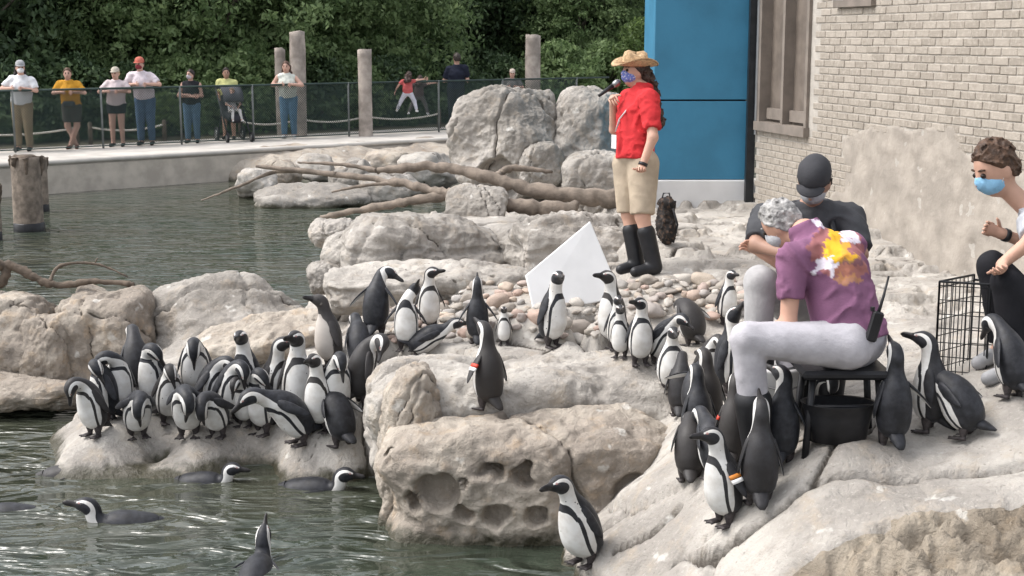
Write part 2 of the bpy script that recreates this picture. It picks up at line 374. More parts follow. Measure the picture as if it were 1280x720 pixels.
# ---- boulders
SOLID = [terr]
_ico = {}
def ico(sub):
    if sub not in _ico:
        bm = bmesh.new(); bmesh.ops.create_icosphere(bm, subdivisions=sub, radius=1)
        bm.verts.ensure_lookup_table()
        _ico[sub] = (np.array([v.co[:] for v in bm.verts]), np.array([[v.index for v in f.verts] for f in bm.faces])); bm.free()
    return _ico[sub]
def rock_verts(dims, seed, n=3.2, cuts=6, cutd=(.72, .98), amp=.05, cracks=2, sub=6, pits=(), top=None, strata=0):
    rng = np.random.default_rng(seed); D, Fc = ico(sub)
    h = np.array(dims) / 2
    r = (np.abs(D) ** n).sum(1) ** (-1.0 / n)                 # rounded box, unit half-size
    nd = [rng.normal(size=3) for _ in range(cuts)]
    for v in nd:
        v /= np.linalg.norm(v); c = rng.uniform(*cutd); dt = D @ v
        rc = np.where(dt > .05, c / np.maximum(dt, .05), 9)
        k = .08; hh = np.clip(.5 + .5 * (rc - r) / k, 0, 1); r = rc * (1 - hh) + r * hh - k * hh * (1 - hh)
    P = D * r[:, None]
    r2 = 1 + .09 * fbm(P * 1.4 + seed, 3, seed) 
    V = P * r2[:, None] * h
    scl = float(np.mean(h))
    nrm = D / h; nrm /= np.linalg.norm(nrm, axis=1)[:, None]
    disp = amp * scl * fbm(V / scl * 2.2 + seed * 1.7, 5, seed + 3, .55)
    disp -= .06 * scl * np.maximum(0, fbm(V / scl * 3 + 5, 3, seed + 9)) ** 2
    disp += .022 * scl * (.35 - np.abs(fbm(V / scl * 4.5 + 3, 4, seed + 13, .6))) * 1.6
    ckv = np.zeros(len(V))
    for k in range(cracks):
        v = rng.normal(size=3); v[2] *= .5; v /= np.linalg.norm(v); c = rng.uniform(-.45, .45) * scl
        dd = np.abs(V @ v - c + .12 * scl * fbm(V / scl * 2, 3, seed + 20 + k))
        disp -= .07 * scl * np.exp(-(dd / (.032 * scl)) ** 2); ckv = np.maximum(ckv, np.exp(-(dd / (.018 * scl)) ** 2) * sstep(-.25, .15, fbm(V / scl * 2.5 + k, 2, seed + 50)))
    if strata:
        tt = V[:, 2] + .05 * fbm(V * 2, 3, seed + 40); disp -= .02 * (np.sin(tt * 2 * math.pi / strata) > .75)
    V = V + nrm * disp[:, None]
    for (cx, cy, cz, rad, dep) in pits:                        # hollows weathered into a face, in half-size units
        c0 = np.array([cx, cy, cz]) * h; dd = np.linalg.norm((V - c0) + .03 * fbm(V * 8, 2, 77)[:, None], axis=1)
        V = V + np.array([0.15, 1, 0.1]) * (dep * sstep(rad, rad * .72, dd))[:, None]
    return V, Fc, ckv
def boulder(pl, pr, pt, pb, s, depth, label, seed, mat='rock', rz=0., tilt=0., name='boulder', sink=0., cat='boulder', group=None, hmin=.15, z0=None, z1=None, **kw):
    pc = ((pl + pr) / 2, (pt + pb) / 2); ta = (pc[1] - 47) / F
    W = (pr - pl) / s; Hm = max(hmin, (pb - pt) / s - depth * ta * .8)
    c = ats(*pc, s).copy(); c[2] -= sink / 2
    if z1 is not None: c[2] = (z0 + z1) / 2; Hm, sink = z1 - z0, 0
    V, Fc, ckv = rock_verts((W, depth, Hm + sink), seed, **kw)
    R = np.array(Matrix.Rotation(rz, 3, 'Z') @ Matrix.Rotation(tilt, 3, 'Y')); V = V @ R.T
    o = quads_obj(name, V, Fc, M[mat], loc=c); fattr(o, 'crack', ckv); tag(o, label, cat, group); SOLID.append(o); return o

# central pitted outcrop: the upper block and the hollowed lower one
boulder(466, 850, 432, 560, 193, 1.2, 'broad flat-topped grey rock behind the pitted boulder, with a dark seam on top', 11, 'rock', z0=-.2, z1=.86, n=6, cuts=2, cutd=(.95, 1.1), amp=.028, cracks=1, sub=7)
boulder(480, 850, 500, 672, 203, 1.2, 'big pale boulder riddled with rounded hollows at the water edge', 23, 'rock_tan', z0=-.3, z1=.67, n=5, cuts=3, cutd=(.92, 1.08), amp=.035, cracks=2, sub=7,
        pits=[(-.60, -1, .30, .14, .15), (-.82, -1, .08, .10, .14), (-.27, -1, .50, .085, .15), (-.05, -1, .50, .085, .13), (-.42, -1, .44, .045, .08), (-.93, -.8, .62, .07, .06), (-.42, -1, .06, .07, .12), (-.22, -1, .02, .09, .14), (.02, -1, .0, .08, .12), (.62, -1, .25, .13, .06), (.40, -1, -.1, .10, .08), (-.05, -.75, .85, .14, .03)])
boulder(474, 548, 440, 600, 204, .55, 'upright tan slab at the left end of the flat-topped rock', 31, 'rock_tan', sink=.2, n=3.2, cuts=3, cutd=(.85, 1.0), tilt=.10, rz=.2)
# left bank boulders
boulder(-90, 62, 358, 468, 152, .9, 'tan block of rock under the bare driftwood branches', 41, 'rock_tan', sink=.25, n=5, cuts=3, cutd=(.88, 1.05), cracks=3)
boulder(28, 92, 385, 468, 155, .5, 'wedge-shaped tan rock between two bank blocks', 43, 'rock_tan', sink=.2, n=4, cuts=3, cutd=(.85, 1.0))
boulder(72, 192, 352, 468, 151, .95, 'squarish tan boulder on the pond bank with a cracked face', 47, 'rock_tan', sink=.25, n=5, cuts=3, cutd=(.88, 1.05), cracks=4)
boulder(172, 392, 334, 455, 148, 1.2, 'long rounded grey boulder rising behind the huddled penguins', 53, 'rock_grey', sink=.3, n=3.3, cuts=4, cutd=(.85, 1.0), amp=.045, cracks=2)
boulder(250, 420, 380, 455, 162, .75, 'low sloping slab in front of the long rounded boulder', 59, 'rock_tan', sink=.2, n=3.2, cracks=2, tilt=-.08)
boulder(-60, 130, 462, 496, 160, .5, 'dark wet ledge at the foot of the tan bank boulders', 61, 'rock_tan', sink=.15, n=3.4, hmin=.12)
boulder(383, 432, 322, 358, 141, .45, 'small smooth stone where the slabs meet the pond', 67, 'rock_grey', sink=.1, n=2.6)
boulder(388, 446, 268, 302, 132, .55, 'tapered grey stone jutting over the far pond water', 71, 'rock_grey', sink=.1, n=2.8)
boulder(405, 500, 282, 336, 137, .7, 'slanting ledge stone beside the jutting stone', 73, 'rock', sink=.2, n=3)
boulder(432, 628, 258, 338, 140, 1.0, 'wide grey slab with a rounded lip below the driftwood', 79, 'rock_grey', sink=.25, n=3.6, cracks=3, strata=.25)
boulder(622, 800, 260, 330, 141, .9, 'grey slab under the driftwood beside the leaning white panel', 83, 'rock_grey', sink=.25, n=3.6, cracks=2, strata=.22)
boulder(412, 690, 318, 374, 150, .8, 'long low shelf of pale rock above the cobbles', 89, 'rock', sink=.2, n=4.2, cracks=3, hmin=.2)
boulder(556, 640, 228, 268, 126, .7, 'low grey rock under the driftwood fork', 97, 'rock_grey', sink=.3, n=3)
# the great round boulder pair in front of the fence
boulder(563, 716, 108, 226, 108, 1.3, 'great rounded boulder with an overhanging left side', 101, 'rock_grey', sink=.3, n=2.9, cuts=4, cutd=(.82, 1.0), amp=.05, cracks=3, sub=7, pits=[(-.25, -1, -.55, .3, .25)])
boulder(684, 790, 107, 240, 107, 1.2, 'tall smooth boulder leaning on the great rounded one', 103, 'rock_grey', sink=.3, n=3.2, cuts=4, cutd=(.85, 1.0), amp=.04, cracks=2, sub=7, tilt=.12)
boulder(650, 705, 175, 232, 112, .5, 'squat stone tucked under the great rounded boulder', 107, 'rock_grey', sink=.1, n=2.8)
boulder(700, 800, 185, 262, 116, .7, 'wedge of grey rock behind the presenter in the straw hat', 109, 'rock_grey', sink=.2, n=3)
# rocks along the far bank
for i, (a, b, c_, d_, s_, dp, lb) in enumerate([
        (296, 345, 208, 236, 68, .8, 'grey rock at the end of the concrete pond wall'), (318, 462, 224, 258, 71, 1.2, 'low flat rock lying at the far waterline'),
        (330, 378, 196, 222, 66, .7, 'rounded rock on the far bank under the thin branches'), (370, 420, 190, 214, 64, .8, 'brownish pointed rock on the far bank'),
        (412, 470, 196, 226, 67, .8, 'pale rock on the far bank beside the pointed one'), (452, 520, 186, 212, 63, .8, 'sloping rock on the far bank by the pale post'),
        (500, 575, 188, 220, 65, .9, 'beige rock on the far bank next to the great boulder'),
        (448, 530, 214, 240, 70, .9, 'mossy flat rock behind the driftwood')]):
    boulder(a, b, c_, d_, s_, dp, lb, 200 + i * 3, ('rock', 'rock_grey', 'rock_tan')[i % 3], sink=.3, n=2.9, sub=5, group='rocks along the far bank')

# ---- cobbles: each a piece of the rocky ground
g = NG('cobble'); oi = g.n('ShaderNodeObjectInfo').outputs['Random']; v = g.obj()
rp = g.n('ShaderNodeValToRGB'); g.l(oi, rp.inputs[0]); cr = rp.color_ramp; cr.interpolation = 'LINEAR'
cols = [(.42, .38, .33), (.3, .265, .23), (.5, .42, .34), (.42, .30, .25), (.36, .34, .32), (.52, .48, .43), (.24, .21, .185)]
while len(cr.elements) < len(cols): cr.elements.new(.5)
for i, cc in enumerate(cols): cr.elements[i].position = i / (len(cols) - 1); cr.elements[i].color = (*cc, 1)
c = g.mix(g.math('MULTIPLY', g.ramp(g.noise(14, 4, v), .4, .7), .4), rp.outputs[0], (.2, .17, .14))
g.l(c, g.b.inputs['Base Color']); g.b.inputs['Roughness'].default_value = .85; g.l(g.bump(g.noise(40, 3, v), .3, .01), g.b.inputs['Normal'])
M['cobble'] = g.m
cm = []
for k in range(8):
    D, Fc = ico(3); rng = np.random.default_rng(900 + k)
    V = D * (1 + .22 * fbm(D * 1.1 + k * 9, 2, k))[:, None] * np.array([1, rng.uniform(.65, .95), rng.uniform(.5, .75)])
    me = bpy.data.meshes.new('cobble'); me.from_pydata(V.tolist(), [], Fc.tolist()); me.polygons.foreach_set('use_smooth', [True] * len(Fc)); me.materials.append(M['cobble']); cm.append(me)
rng = np.random.default_rng(5)
dg = bpy.context.evaluated_depsgraph_get()
def bvh_of(objs):
    V = []; Fc = []; b = 0
    for o in objs:
        n = len(o.data.vertices); co = np.empty(n * 3, dtype=np.float32); o.data.vertices.foreach_get('co', co); co = co.reshape(-1, 3) + np.array(o.location)
        k = len(o.data.polygons[0].vertices); ix = np.empty(len(o.data.polygons) * k, dtype=np.int32); o.data.polygons.foreach_get('vertices', ix)
        V += co.tolist(); Fc += (ix.reshape(-1, k) + b).tolist(); b += n
    return BVHTree.FromPolygons(V, Fc)
BVH = bvh_of(SOLID)
def hit(px, py):
    r = Vector(ray(px, py)).normalized(); loc, nr, idx, ds = BVH.ray_cast(Vector(CAM), r)
    return (np.array(loc), np.array(nr)) if loc is not None else (onz(px, py, 0), np.array([0, 0, 1.]))
def zdown(x, y):
    loc, nr, idx, ds = BVH.ray_cast(Vector((x, y, 6)), Vector((0, 0, -1))); return loc[2] if loc is not None else 0
cnt = 0; tries = 0; placed = []
while cnt < 290 and tries < 4000:
    tries += 1
    px = rng.uniform(478, 938); lo = 352 if px > 560 else 366
    py = rng.uniform(lo, 428 if px < 800 else 400)
    if px > 780 and py < 346: continue
    q, nr = hit(px, py)
    if nr[2] < .5: continue
    r = rng.choice([.028, .037, .048, .062, .085], p=[.2, .3, .27, .16, .07])
    if any((q[0] - a) ** 2 + (q[1] - b) ** 2 < (.72 * (r + rr)) ** 2 for a, b, rr in placed): continue
    placed.append((q[0], q[1], r))
    o = bpy.data.objects.new('cobble', cm[cnt % 8]); COL.objects.link(o); o.parent = terr
    o.location = (q[0], q[1], q[2] + r * .28); o.scale = (r * rng.uniform(.9, 1.3), r, r * rng.uniform(.8, 1.1)); o.rotation_euler = (rng.uniform(-.3, .3), rng.uniform(-.3, .3), rng.uniform(0, 6.3)); cnt += 1

# ---- far bank: path, pond wall
ZP = .62
def far_pt(px, s0, k, z): 
    s = s0 - k * px; d = F / s; r = ray(px, 200); q = CAM + r * d; q[2] = z; return q
W0, W1 = far_pt(-420, 68, .025, ZP), far_pt(1000, 68, .025, ZP)
we = (W1 - W0) / np.linalg.norm(W1 - W0); wn = np.array([-we[1], we[0], 0])
def strip(name, a, b, off0, off1, z, mat):
    P = [a + wn * off0, b + wn * off0, b + wn * off1, a + wn * off1]
    for q in P: q[2] = z
    return tag(mesh_obj(name, P, [(0, 1, 2, 3)], mat, smooth=False), kind='structure')
N = 260; prof = [(.0, -.5), (.0, .05), (-.015, .3), (-.01, ZP - .07), (-.05, ZP - .065), (-.05, ZP), (.25, ZP + .004), (3.2, ZP + .01)]
V = []
for i in range(N):
    q = W0 + (W1 - W0) * i / (N - 1)
    for o_, z_ in prof:
        pq = q + wn * o_; pq[2] = z_; V.append(pq)
V = np.array(V); V += wn * (.02 * fbm(V * .8, 4, 2))[:, None]
tag(quads_obj('far_path', V, grid_faces(N, len(prof))[:, ::-1], M['path']), kind='structure')
tag(mesh_obj('pond_wall', [tuple(W0 + wn * o + np.array([0, 0, z - ZP])) for o, z in [(-.03, -.5), (-.03, ZP - .1), (.2, ZP - .1), (.2, -.5)]] + [tuple(W1 + wn * o + np.array([0, 0, z - ZP])) for o, z in [(-.03, -.5), (-.03, ZP - .1), (.2, ZP - .1), (.2, -.5)]],
             [(0, 4, 5, 1), (1, 5, 6, 2), (0, 1, 2, 3), (4, 7, 6, 5), (0, 3, 7, 4), (2, 6, 7, 3)], M['concrete'], smooth=False), 'long beige concrete wall holding the far edge of the pond', 'wall')
strip('far_ground', W0 - we * 300, W1 + we * 300, 3.0, 400, ZP - .006, M['soil'])
# sloping bank under the far rocks
bx = np.linspace(-7.5, 2.5, 90); V = []
c0 = far_pt(280, 68, .025, 0); c1 = far_pt(700, 68, .025, 0)
nb_, nd_ = 110, 50
T, U = np.meshgrid(np.linspace(0, 1, nb_), np.linspace(0, 1, nd_), indexing='ij')
reach = np.sin(np.clip(T * 1.15, 0, 1) * math.pi) ** .6 * 3.2 + .1
base = c0[None, None, :2] + (c1 - c0)[None, None, :2] * T[..., None] + wn[None, None, :2] * (.3 - reach * U)[..., None]
zz = (ZP - .02) * (1 - U ** 1.2) - .22 * U
V = np.concatenate([base, zz[..., None]], 2).reshape(-1, 3); V[:, 2] += .06 * fbm(V * np.array([2, 2, 0]), 4, 8) * np.repeat(np.linspace(1, 1, nb_), nd_)
tag(quads_obj('far_bank', V, grid_faces(nb_, nd_), M['rock_tan']), kind='structure')
# ------------------------------------------------------------------ buildings
zb = 1.0
A0, A1 = at(945, 200, 15.12), at(1280, 200, 10.33)
A0[2] = A1[2] = 0; we2 = (A1 - A0) / np.linalg.norm(A1 - A0)          # along the brick wall, towards the camera
wn2 = np.array([we2[1], -we2[0], 0]);                                  # outward normal
if wn2 @ (CAM - A0) < 0: wn2 = -wn2
def wall_uv(px, py):
    r = ray(px, py); t = ((A0 - CAM) @ wn2) / (r @ wn2); q = CAM + t * r; return float((q - A0) @ we2), float(q[2])
RW_ = np.stack([we2, wn2, np.array([0, 0, 1.])], 1)                    # local (u, out, z) -> world
bw = empty('brick_building', A0 + np.array([0, 0, 0])); tag(bw, 'brick building wall half covered in cement render beside the seated keepers', 'building')
def wbox(mb, u0, u1, o0, o1, z0, z1, bev=0):
    c = RW_ @ np.array([(u0 + u1) / 2, (o0 + o1) / 2, (z0 + z1) / 2]); (mb.bbox(c, (u1 - u0, abs(o1 - o0), z1 - z0), bev, RW_) if bev else mb.box(c, (u1 - u0, abs(o1 - o0), z1 - z0), RW_))
UL = 7.5
wu0, wz0 = wall_uv(948, 160); wu1, wz1 = wall_uv(1009, 166); wzs = (wz0 + wz1) / 2
m = MB(); wbox(m, wu1, UL, -.35, -.012, .6, 4.6); wbox(m, wu0, wu1, -.35, -.012, .6, wzs); wbox(m, -.02, wu0, -.35, -.012, .6, 4.6); wbox(m, wu0, wu1, -.35, -.2, wzs, 4.6)
m.build('wall', M['mortar'], bw)
# window recess with two boarded lights
m = MB(); fw = .055; mid_ = (wu0 + wu1) / 2
wbox(m, wu0, wu0 + fw, -.16, .02, wzs, 4.4); wbox(m, wu1 - fw, wu1, -.16, .02, wzs, 4.4); wbox(m, mid_ - fw / 2, mid_ + fw / 2, -.16, .012, wzs + .06, 4.4); wbox(m, wu0 - .02, wu1 + .02, -.16, .05, wzs - .03, wzs + .06)
win = m.build('window_frame', M['trim_brown'], bw)
for a, b in ((wu0 + fw, mid_ - fw / 2), (mid_ + fw / 2, wu1 - fw)):
    m = MB(); wbox(m, a, b, -.17, -.10, wzs + .06, 4.4); m.build('window_panel', M['board_brown'], win)
    m = MB(); wbox(m, a + .03, b - .03, -.10, -.05, wzs + .09, wzs + .2); m.build('sill_block', M['trim_brown'], win)
# second window sill at the top of the view
pu0, pz0 = wall_uv(1046, 8); pu1, _ = wall_uv(1094, 4)
m = MB(); wbox(m, pu0, pu1, -.01, .04, pz0 - .01, pz0 + .05); m.build('sill', M['trim_brown'], bw)
# bricks
BL, BH, J = .203, .057, .010
gm = NG('brick'); oi = gm.n('ShaderNodeObjectInfo').outputs['Random']; v = gm.pos()
c = gm.mix(oi, (.27, .238, .2), (.365, .325, .278)); c = gm.mix(gm.math('MULTIPLY', gm.ramp(gm.noise(26, 4, v), .45, .7), .5), c, (.46, .41, .35))
c = gm.mix(gm.math('MULTIPLY', gm.ramp(gm.noise(9, 4, v), .58, .72), .3), c, (.2, .165, .13))
gm.l(c, gm.b.inputs['Base Color']); gm.b.inputs['Roughness'].default_value = .9; gm.l(gm.bump(gm.noise(60, 4, v), .5, .012), gm.b.inputs['Normal']); M['brick'] = gm.m
polys = [[(1050, 172), (1080, 150), (1130, 158), (1190, 152), (1206, 190), (1250, 202), (1300, 196), (1300, 420), (1040, 420), (1026, 250), (1050, 235)]]
PU = [[wall_uv(*q) for q in pl] for pl in polys]
def inpoly(u, z, pl):
    ins = np.zeros(u.shape, bool); n = len(pl)
    for i in range(n):
        (x0, y0), (x1, y1) = pl[i], pl[(i + 1) % n]
        cnd = ((y0 > z) != (y1 > z)) & (u < (x1 - x0) * (z - y0) / (y1 - y0 + 1e-9) + x0); ins ^= cnd
    return ins
def covered(u, z):
    u = np.asarray(u, float); z = np.asarray(z, float); Pn = np.stack([u.ravel() * 4, z.ravel() * 4, np.zeros(u.size)], 1)
    n1 = fbm(Pn * .6, 3, 51).reshape(u.shape) * .07; n2 = fbm(Pn * .6 + 40, 3, 52).reshape(u.shape) * .05
    r = np.zeros(u.shape, bool)
    for pl in PU: r |= inpoly(u + n1, z + n2, pl)
    return r
gu = np.arange(0, 6.4, .018); gz = np.arange(.7, 3.6, .018); GU, GZ = np.meshgrid(gu, gz)
cov = covered(GU, GZ)
hgt = -.0085 + .0075 * fbm(np.stack([GU.ravel() * 7, GZ.ravel() * 7, 0 * GU.ravel()], 1), 4, 12).reshape(GU.shape)
V = (np.stack([GU, hgt + .004, GZ], -1).reshape(-1, 3)) @ RW_.T
Fq = grid_faces(*GU.shape); keep = (cov.ravel()[Fq].sum(1) >= 3); 
# rim: drop the border vertices of the render back to the mortar so the coat has an edge
edge = cov & ~(np.roll(cov, 1, 0) & np.roll(cov, -1, 0) & np.roll(cov, 1, 1) & np.roll(cov, -1, 1))
Vl = np.stack([GU, np.where(edge | ~cov, -.016, hgt + .004), GZ], -1).reshape(-1, 3)
used = np.unique(Fq[keep]); rm = -np.ones(len(Vl), int); rm[used] = np.arange(len(used))
quads_obj('render_coat', (Vl[used]) @ RW_.T, rm[Fq[keep]], M['plaster'], bw)
mb_ = MB(); mb_.bbox((0, 0, 0), (BL, .06, BH), .004); bm0 = mb_.build('brick', M['brick'], None); bme = bm0.data; bpy.data.objects.remove(bm0)
mb_ = MB(); mb_.bbox((0, 0, 0), (BL / 2 - J / 2, .06, BH), .004); bm0 = mb_.build('brick', M['brick'], None); bmh = bm0.data; bpy.data.objects.remove(bm0)
rng = np.random.default_rng(3); nbk = 0; cand = []
for r_ in range(60):
    z = .72 + r_ * (BH + J)
    if z > 3.62: break
    for k in range(40):
        u = k * (BL + J) + (r_ % 2) * (BL + J) / 2 + .06
        if wu0 - .11 < u < wu1 + .105 and z > wzs - .05: continue
        cu = np.array([u - .085, u, u + .085, u - .085, u + .085, u]); cz = np.array([z, z, z, z + .02, z - .02, z + .02])
        if covered(cu, cz).all(): continue
        q = A0 + RW_ @ np.array([u, 0, z]); rel = q - CAM; d = rel @ FW; px = 640 + F * (rel @ RT) / d; py = 360 - F * (rel @ UP) / d
        if px > 1300 or py < -14: continue
        cand.append((u, z))
cand.sort(key=lambda t: -t[0] - .6 * t[1])
extra = MB()
for u, z in cand[300:]: extra.bbox(RW_ @ np.array([u, -.034, z]), (BL, .06, BH), .004, RW_)
if extra.v: tag(extra.build('far_bricks', M['brick'], bw), kind='stuff')
for u, z in cand[:300]:
    o = bpy.data.objects.new('brick', bme); COL.objects.link(o); o.parent = bw
    o.location = tuple(RW_ @ np.array([u, -.034 + rng.uniform(-.003, .003), z + rng.uniform(-.002, .002)])); o.rotation_euler = (0, rng.uniform(-.006, .006), math.atan2(we2[1], we2[0]) + rng.uniform(-.006, .006))
print('bricks', len(cand))
# dark downpipe in the corner
# corner post
pc = at(939, 130, 15.15)
m = MB(); m.box((pc[0], pc[1], 2.6), (.085, .10, 3.6)); o = m.build('corner_post', M['dark_metal'])
tag(o, 'slim dark post in the corner between blue panel and brick wall', 'post')
m = MB(); q = at(942.5, 90, 15.0); m.tube([(q[0] + .03, q[1] - .03, 1.9), (q[0] + .03, q[1] - .03, 4.3)], .018, 8); m.build('conduit', M['grey_metal'], None).name = 'conduit'
tag(bpy.data.objects['conduit'], 'thin pale conduit running up beside the boarded window', 'conduit')
# blue panel building side
bp = empty('blue_building', (0, 0, 0)); tag(bp, 'blue painted panel wall with a white base band behind the presenter', 'building')
L, R_ = at(817, 130, 15.3), at(935, 130, 15.3); zt = lambda py: at(876, py, 15.3)[2]; xl, xr, y0 = L[0], R_[0], L[1]
m = MB(); m.bbox(((xl + xr) / 2, y0 + .6, (zt(226) + zt(126.5)) / 2), (xr - xl, 1.2, zt(126.5) - zt(226)), .006); m.build('panel', M['blue_wall'], bp)
m = MB(); m.bbox(((xl + xr) / 2, y0 + .6, (zt(124.5) + 4.4) / 2), (xr - xl, 1.2, 4.4 - zt(124.5)), .006); m.build('panel', M['blue_wall'], bp)
m = MB(); m.box(((xl + xr) / 2, y0 + .62, 2.7), (xr - xl - .03, 1.1, 3.2)); m.build('frame', M['dark_metal'], bp)
m = MB(); m.bbox(((xl + xr) / 2 + .03, y0 + .58, (zt(226.5) + .7) / 2), (xr - xl + .06, 1.22, zt(226.5) - .7), .01); m.build('base_band', M['white_paint'], bp)
m = MB(); q = at(898, 4, 15.25); m.bbox((q[0], q[1] - .05, q[2] + .06), (.3, .14, .14), .02); m.bbox((q[0], q[1] - .05, q[2] - .02), (.24, .1, .04), .01); lamp = m.build('wall_lamp', M['grey_metal']); tag(lamp, 'small grey lamp box mounted high on the blue panel', 'lamp')

# ------------------------------------------------------------------ driftwood, pilings, posts, fence
def branch(mb, pts, r0, r1, seed, n=10, sub=10):
    pts = [np.array(p, float) for p in pts]; rng = np.random.default_rng(seed); out = []; rr = []
    L_ = len(pts) - 1
    for i in range(L_ * sub + 1):
        t = i / sub; k = min(int(t), L_ - 1); f = t - k
        p0 = pts[max(k - 1, 0)]; p1 = pts[k]; p2 = pts[k + 1]; p3 = pts[min(k + 2, L_)]
        q = .5 * ((2 * p1) + (-p0 + p2) * f + (2 * p0 - 5 * p1 + 4 * p2 - p3) * f * f + (-p0 + 3 * p1 - 3 * p2 + p3) * f ** 3)
        out.append(q + rng.normal(size=3) * r0 * .07); rr.append((r0 + (r1 - r0) * t / L_) * (1 + .12 * rng.normal()))
    mb.tube(out, rr, n)
m = MB(); S = 122
def dpt(px, py, s=S): return ats(px, py, s)
branch(m, [dpt(792, 252, 124), dpt(730, 246, 124), dpt(660, 236, 123), dpt(600, 218, 122), dpt(540, 208, 120), dpt(470, 213, 119)], .105, .035, 1)
tr = m.build('driftwood_log', M['wood_grey'], smooth=True); tag(tr, 'long forked grey driftwood log lying across the upper slabs', 'driftwood')
for k, (pl, a, b) in enumerate([([dpt(722, 262, 126), dpt(650, 258, 126), dpt(590, 246, 125), dpt(548, 240, 124), dpt(500, 228, 122), dpt(420, 218, 119), dpt(320, 208, 117)], .085, .02), ([dpt(560, 244, 124), dpt(510, 252, 124), dpt(455, 262, 123), dpt(400, 272, 122)], .06, .025), ([dpt(470, 213, 119), dpt(430, 206, 118), dpt(372, 203, 117)], .03, .01), ([dpt(420, 218, 119), dpt(350, 214, 117), dpt(300, 232, 117), dpt(252, 251, 117)], .028, .008), ([dpt(620, 222, 122), dpt(640, 210, 121), dpt(690, 215, 121)], .05, .02), ([dpt(500, 228, 122), dpt(455, 232, 121), dpt(415, 240, 120)], .025, .01)]):
    m = MB(); branch(m, pl, a, b, 10 + k); m.build('limb', M['wood_grey'], tr, True)
m = MB(); S = 150
branch(m, [ats(-40, 338, 151), ats(10, 332, 150), ats(40, 345, 150), ats(70, 356, 150), ats(120, 352, 150), ats(168, 356, 150)], .05, .02, 41)
t2 = m.build('driftwood_branch', M['wood_dark'], smooth=True); tag(t2, 'bare brown driftwood branch lying on the tan pond bank rocks', 'driftwood')
for k, (pl, a, b) in enumerate([([ats(62, 352, 150), ats(76, 332, 149), ats(120, 330, 149), ats(160, 346, 149)], .018, .006), ([ats(118, 330, 149), ats(122, 322, 149)], .008, .004), ([ats(10, 332, 150), ats(0, 356, 150), ats(-30, 362, 150)], .04, .03)]):
    m = MB(); branch(m, pl, a, b, 50 + k); m.build('twig', M['wood_dark'], t2, True)

def piling(pxc, pt, pb, wpx, z0, lb, seed, band=True):
    b = onz(pxc, pb, 0); s = F / ((b - CAM) @ FW); r = wpx / s / 2; h = (pb - pt) / s * 1.01
    o0 = empty('piling', (b[0], b[1], 0)); tag(o0, lb, 'piling')
    prof = [(r * 1.02, -.4), (r, .1), (r * .98, h * .55), (r * .97, h * .8)]
    V = []; n = 40; nz = 40
    for i in range(nz):
        z = -.4 + (h + .4) * i / (nz - 1)
        for k in range(n):
            an = 2 * math.pi * k / n; top = sstep(h * .82, h, z)
            rr = r * (1 + .05 * math.sin(3 * an + seed) + .05 * fbm(np.array([[math.cos(an) * 2, math.sin(an) * 2, z * .7 + seed]]), 3, seed)[0] - .25 * top * max(0, fbm(np.array([[math.cos(an) * 3, math.sin(an) * 3, z * 4 + seed]]), 3, seed + 1)[0]))
            V.append((rr * math.cos(an), rr * math.sin(an), z))
    V = np.array(V); Fq = [(i * n + k, i * n + (k + 1) % n, (i + 1) * n + (k + 1) % n, (i + 1) * n + k) for i in range(nz - 1) for k in range(n)] + [tuple((nz - 1) * n + k for k in range(n))]
    mesh_obj('post', V, Fq, M['wood_grey'], o0)
    if band:
        m = MB(); m.lathe([(r * 1.03, -.1), (r * 1.09, -.08), (r * 1.09, .11), (r * 1.02, .125)], n=32); m.build('waterline_band', M['black_rubber'], o0, True)
    rng = np.random.default_rng(seed); m = MB()
    for k in range(7):
        an = rng.uniform(0, 6.28); x, y = r * .95 * math.cos(an), r * .95 * math.sin(an); l = rng.uniform(.1, .28)
        branch(m, [(x, y, h * 1.0), (x * 1.08, y * 1.08, h - l * .5), (x * 1.05, y * 1.05, h - l)], .05, .02, seed + k, sub=4)
    m.lathe([(r * .7, h - .03), (r * .85, h - .01), (r * .6, h + .03)], n=18); m.build('rotten_top', M['wood_dark'], o0, True)
piling(37, 197, 288, 35, 0, 'weathered wooden piling with a rotten dark top standing in the pond', 5)
piling(53, 199, 264, 16, 0, 'thinner piling standing just behind the rotten-topped one', 8)
piling(-7, 232, 300, 18, 0, 'piling at the pond side cut by the picture edge', 13)

# fence along the far path
FS, FK, FH = 62.7, .02126, 1.24
def fpt(px, off=0., z=ZP):
    r = ray(px, 150); t = ((q0 + fn * off - CAM) @ fn) / (r @ fn); q = CAM + r * t; q[2] = z; return q
q0, q1 = far_pt(-200, FS, FK, ZP), far_pt(760, FS, FK, ZP); fe = (q1 - q0) / np.linalg.norm(q1 - q0); fn = np.array([-fe[1], fe[0], 0]); FL = float(np.linalg.norm(q1 - q0))
M['fence_post'] = simple('fence_post', (.13, .14, .135), .5, .2, 6, 0)
fence = empty('mesh_fence', q0); tag(fence, 'dark green wire mesh fence the onlookers lean on along the far path', 'fence')
m = MB(); m.tube([np.array([0, 0, FH]), fe * FL + np.array([0, 0, FH])], .022, 8); m.build('top_rail', M['fence_mesh'], fence, True)
m = MB(); m.tube([np.array([0, 0, .06]), fe * FL + np.array([0, 0, .06])], .012, 6); m.build('bottom_wire', M['fence_mesh'], fence, True)
nP = 7
def fence_u(px): 
    q = far_pt(px, FS, FK, ZP); return float((q - q0) @ fe)
upos = [fence_u(x) for x in (-120, 20, 130, 228, 318, 437, 549, 628, 720)]
for u in upos:
    m = MB(); m.tube([fe * u + np.array([0, 0, 0]) - fn * 0, fe * u + np.array([0, 0, FH + .02])], .024, 8); m.build('fence_post', M['fence_post'], fence, True)
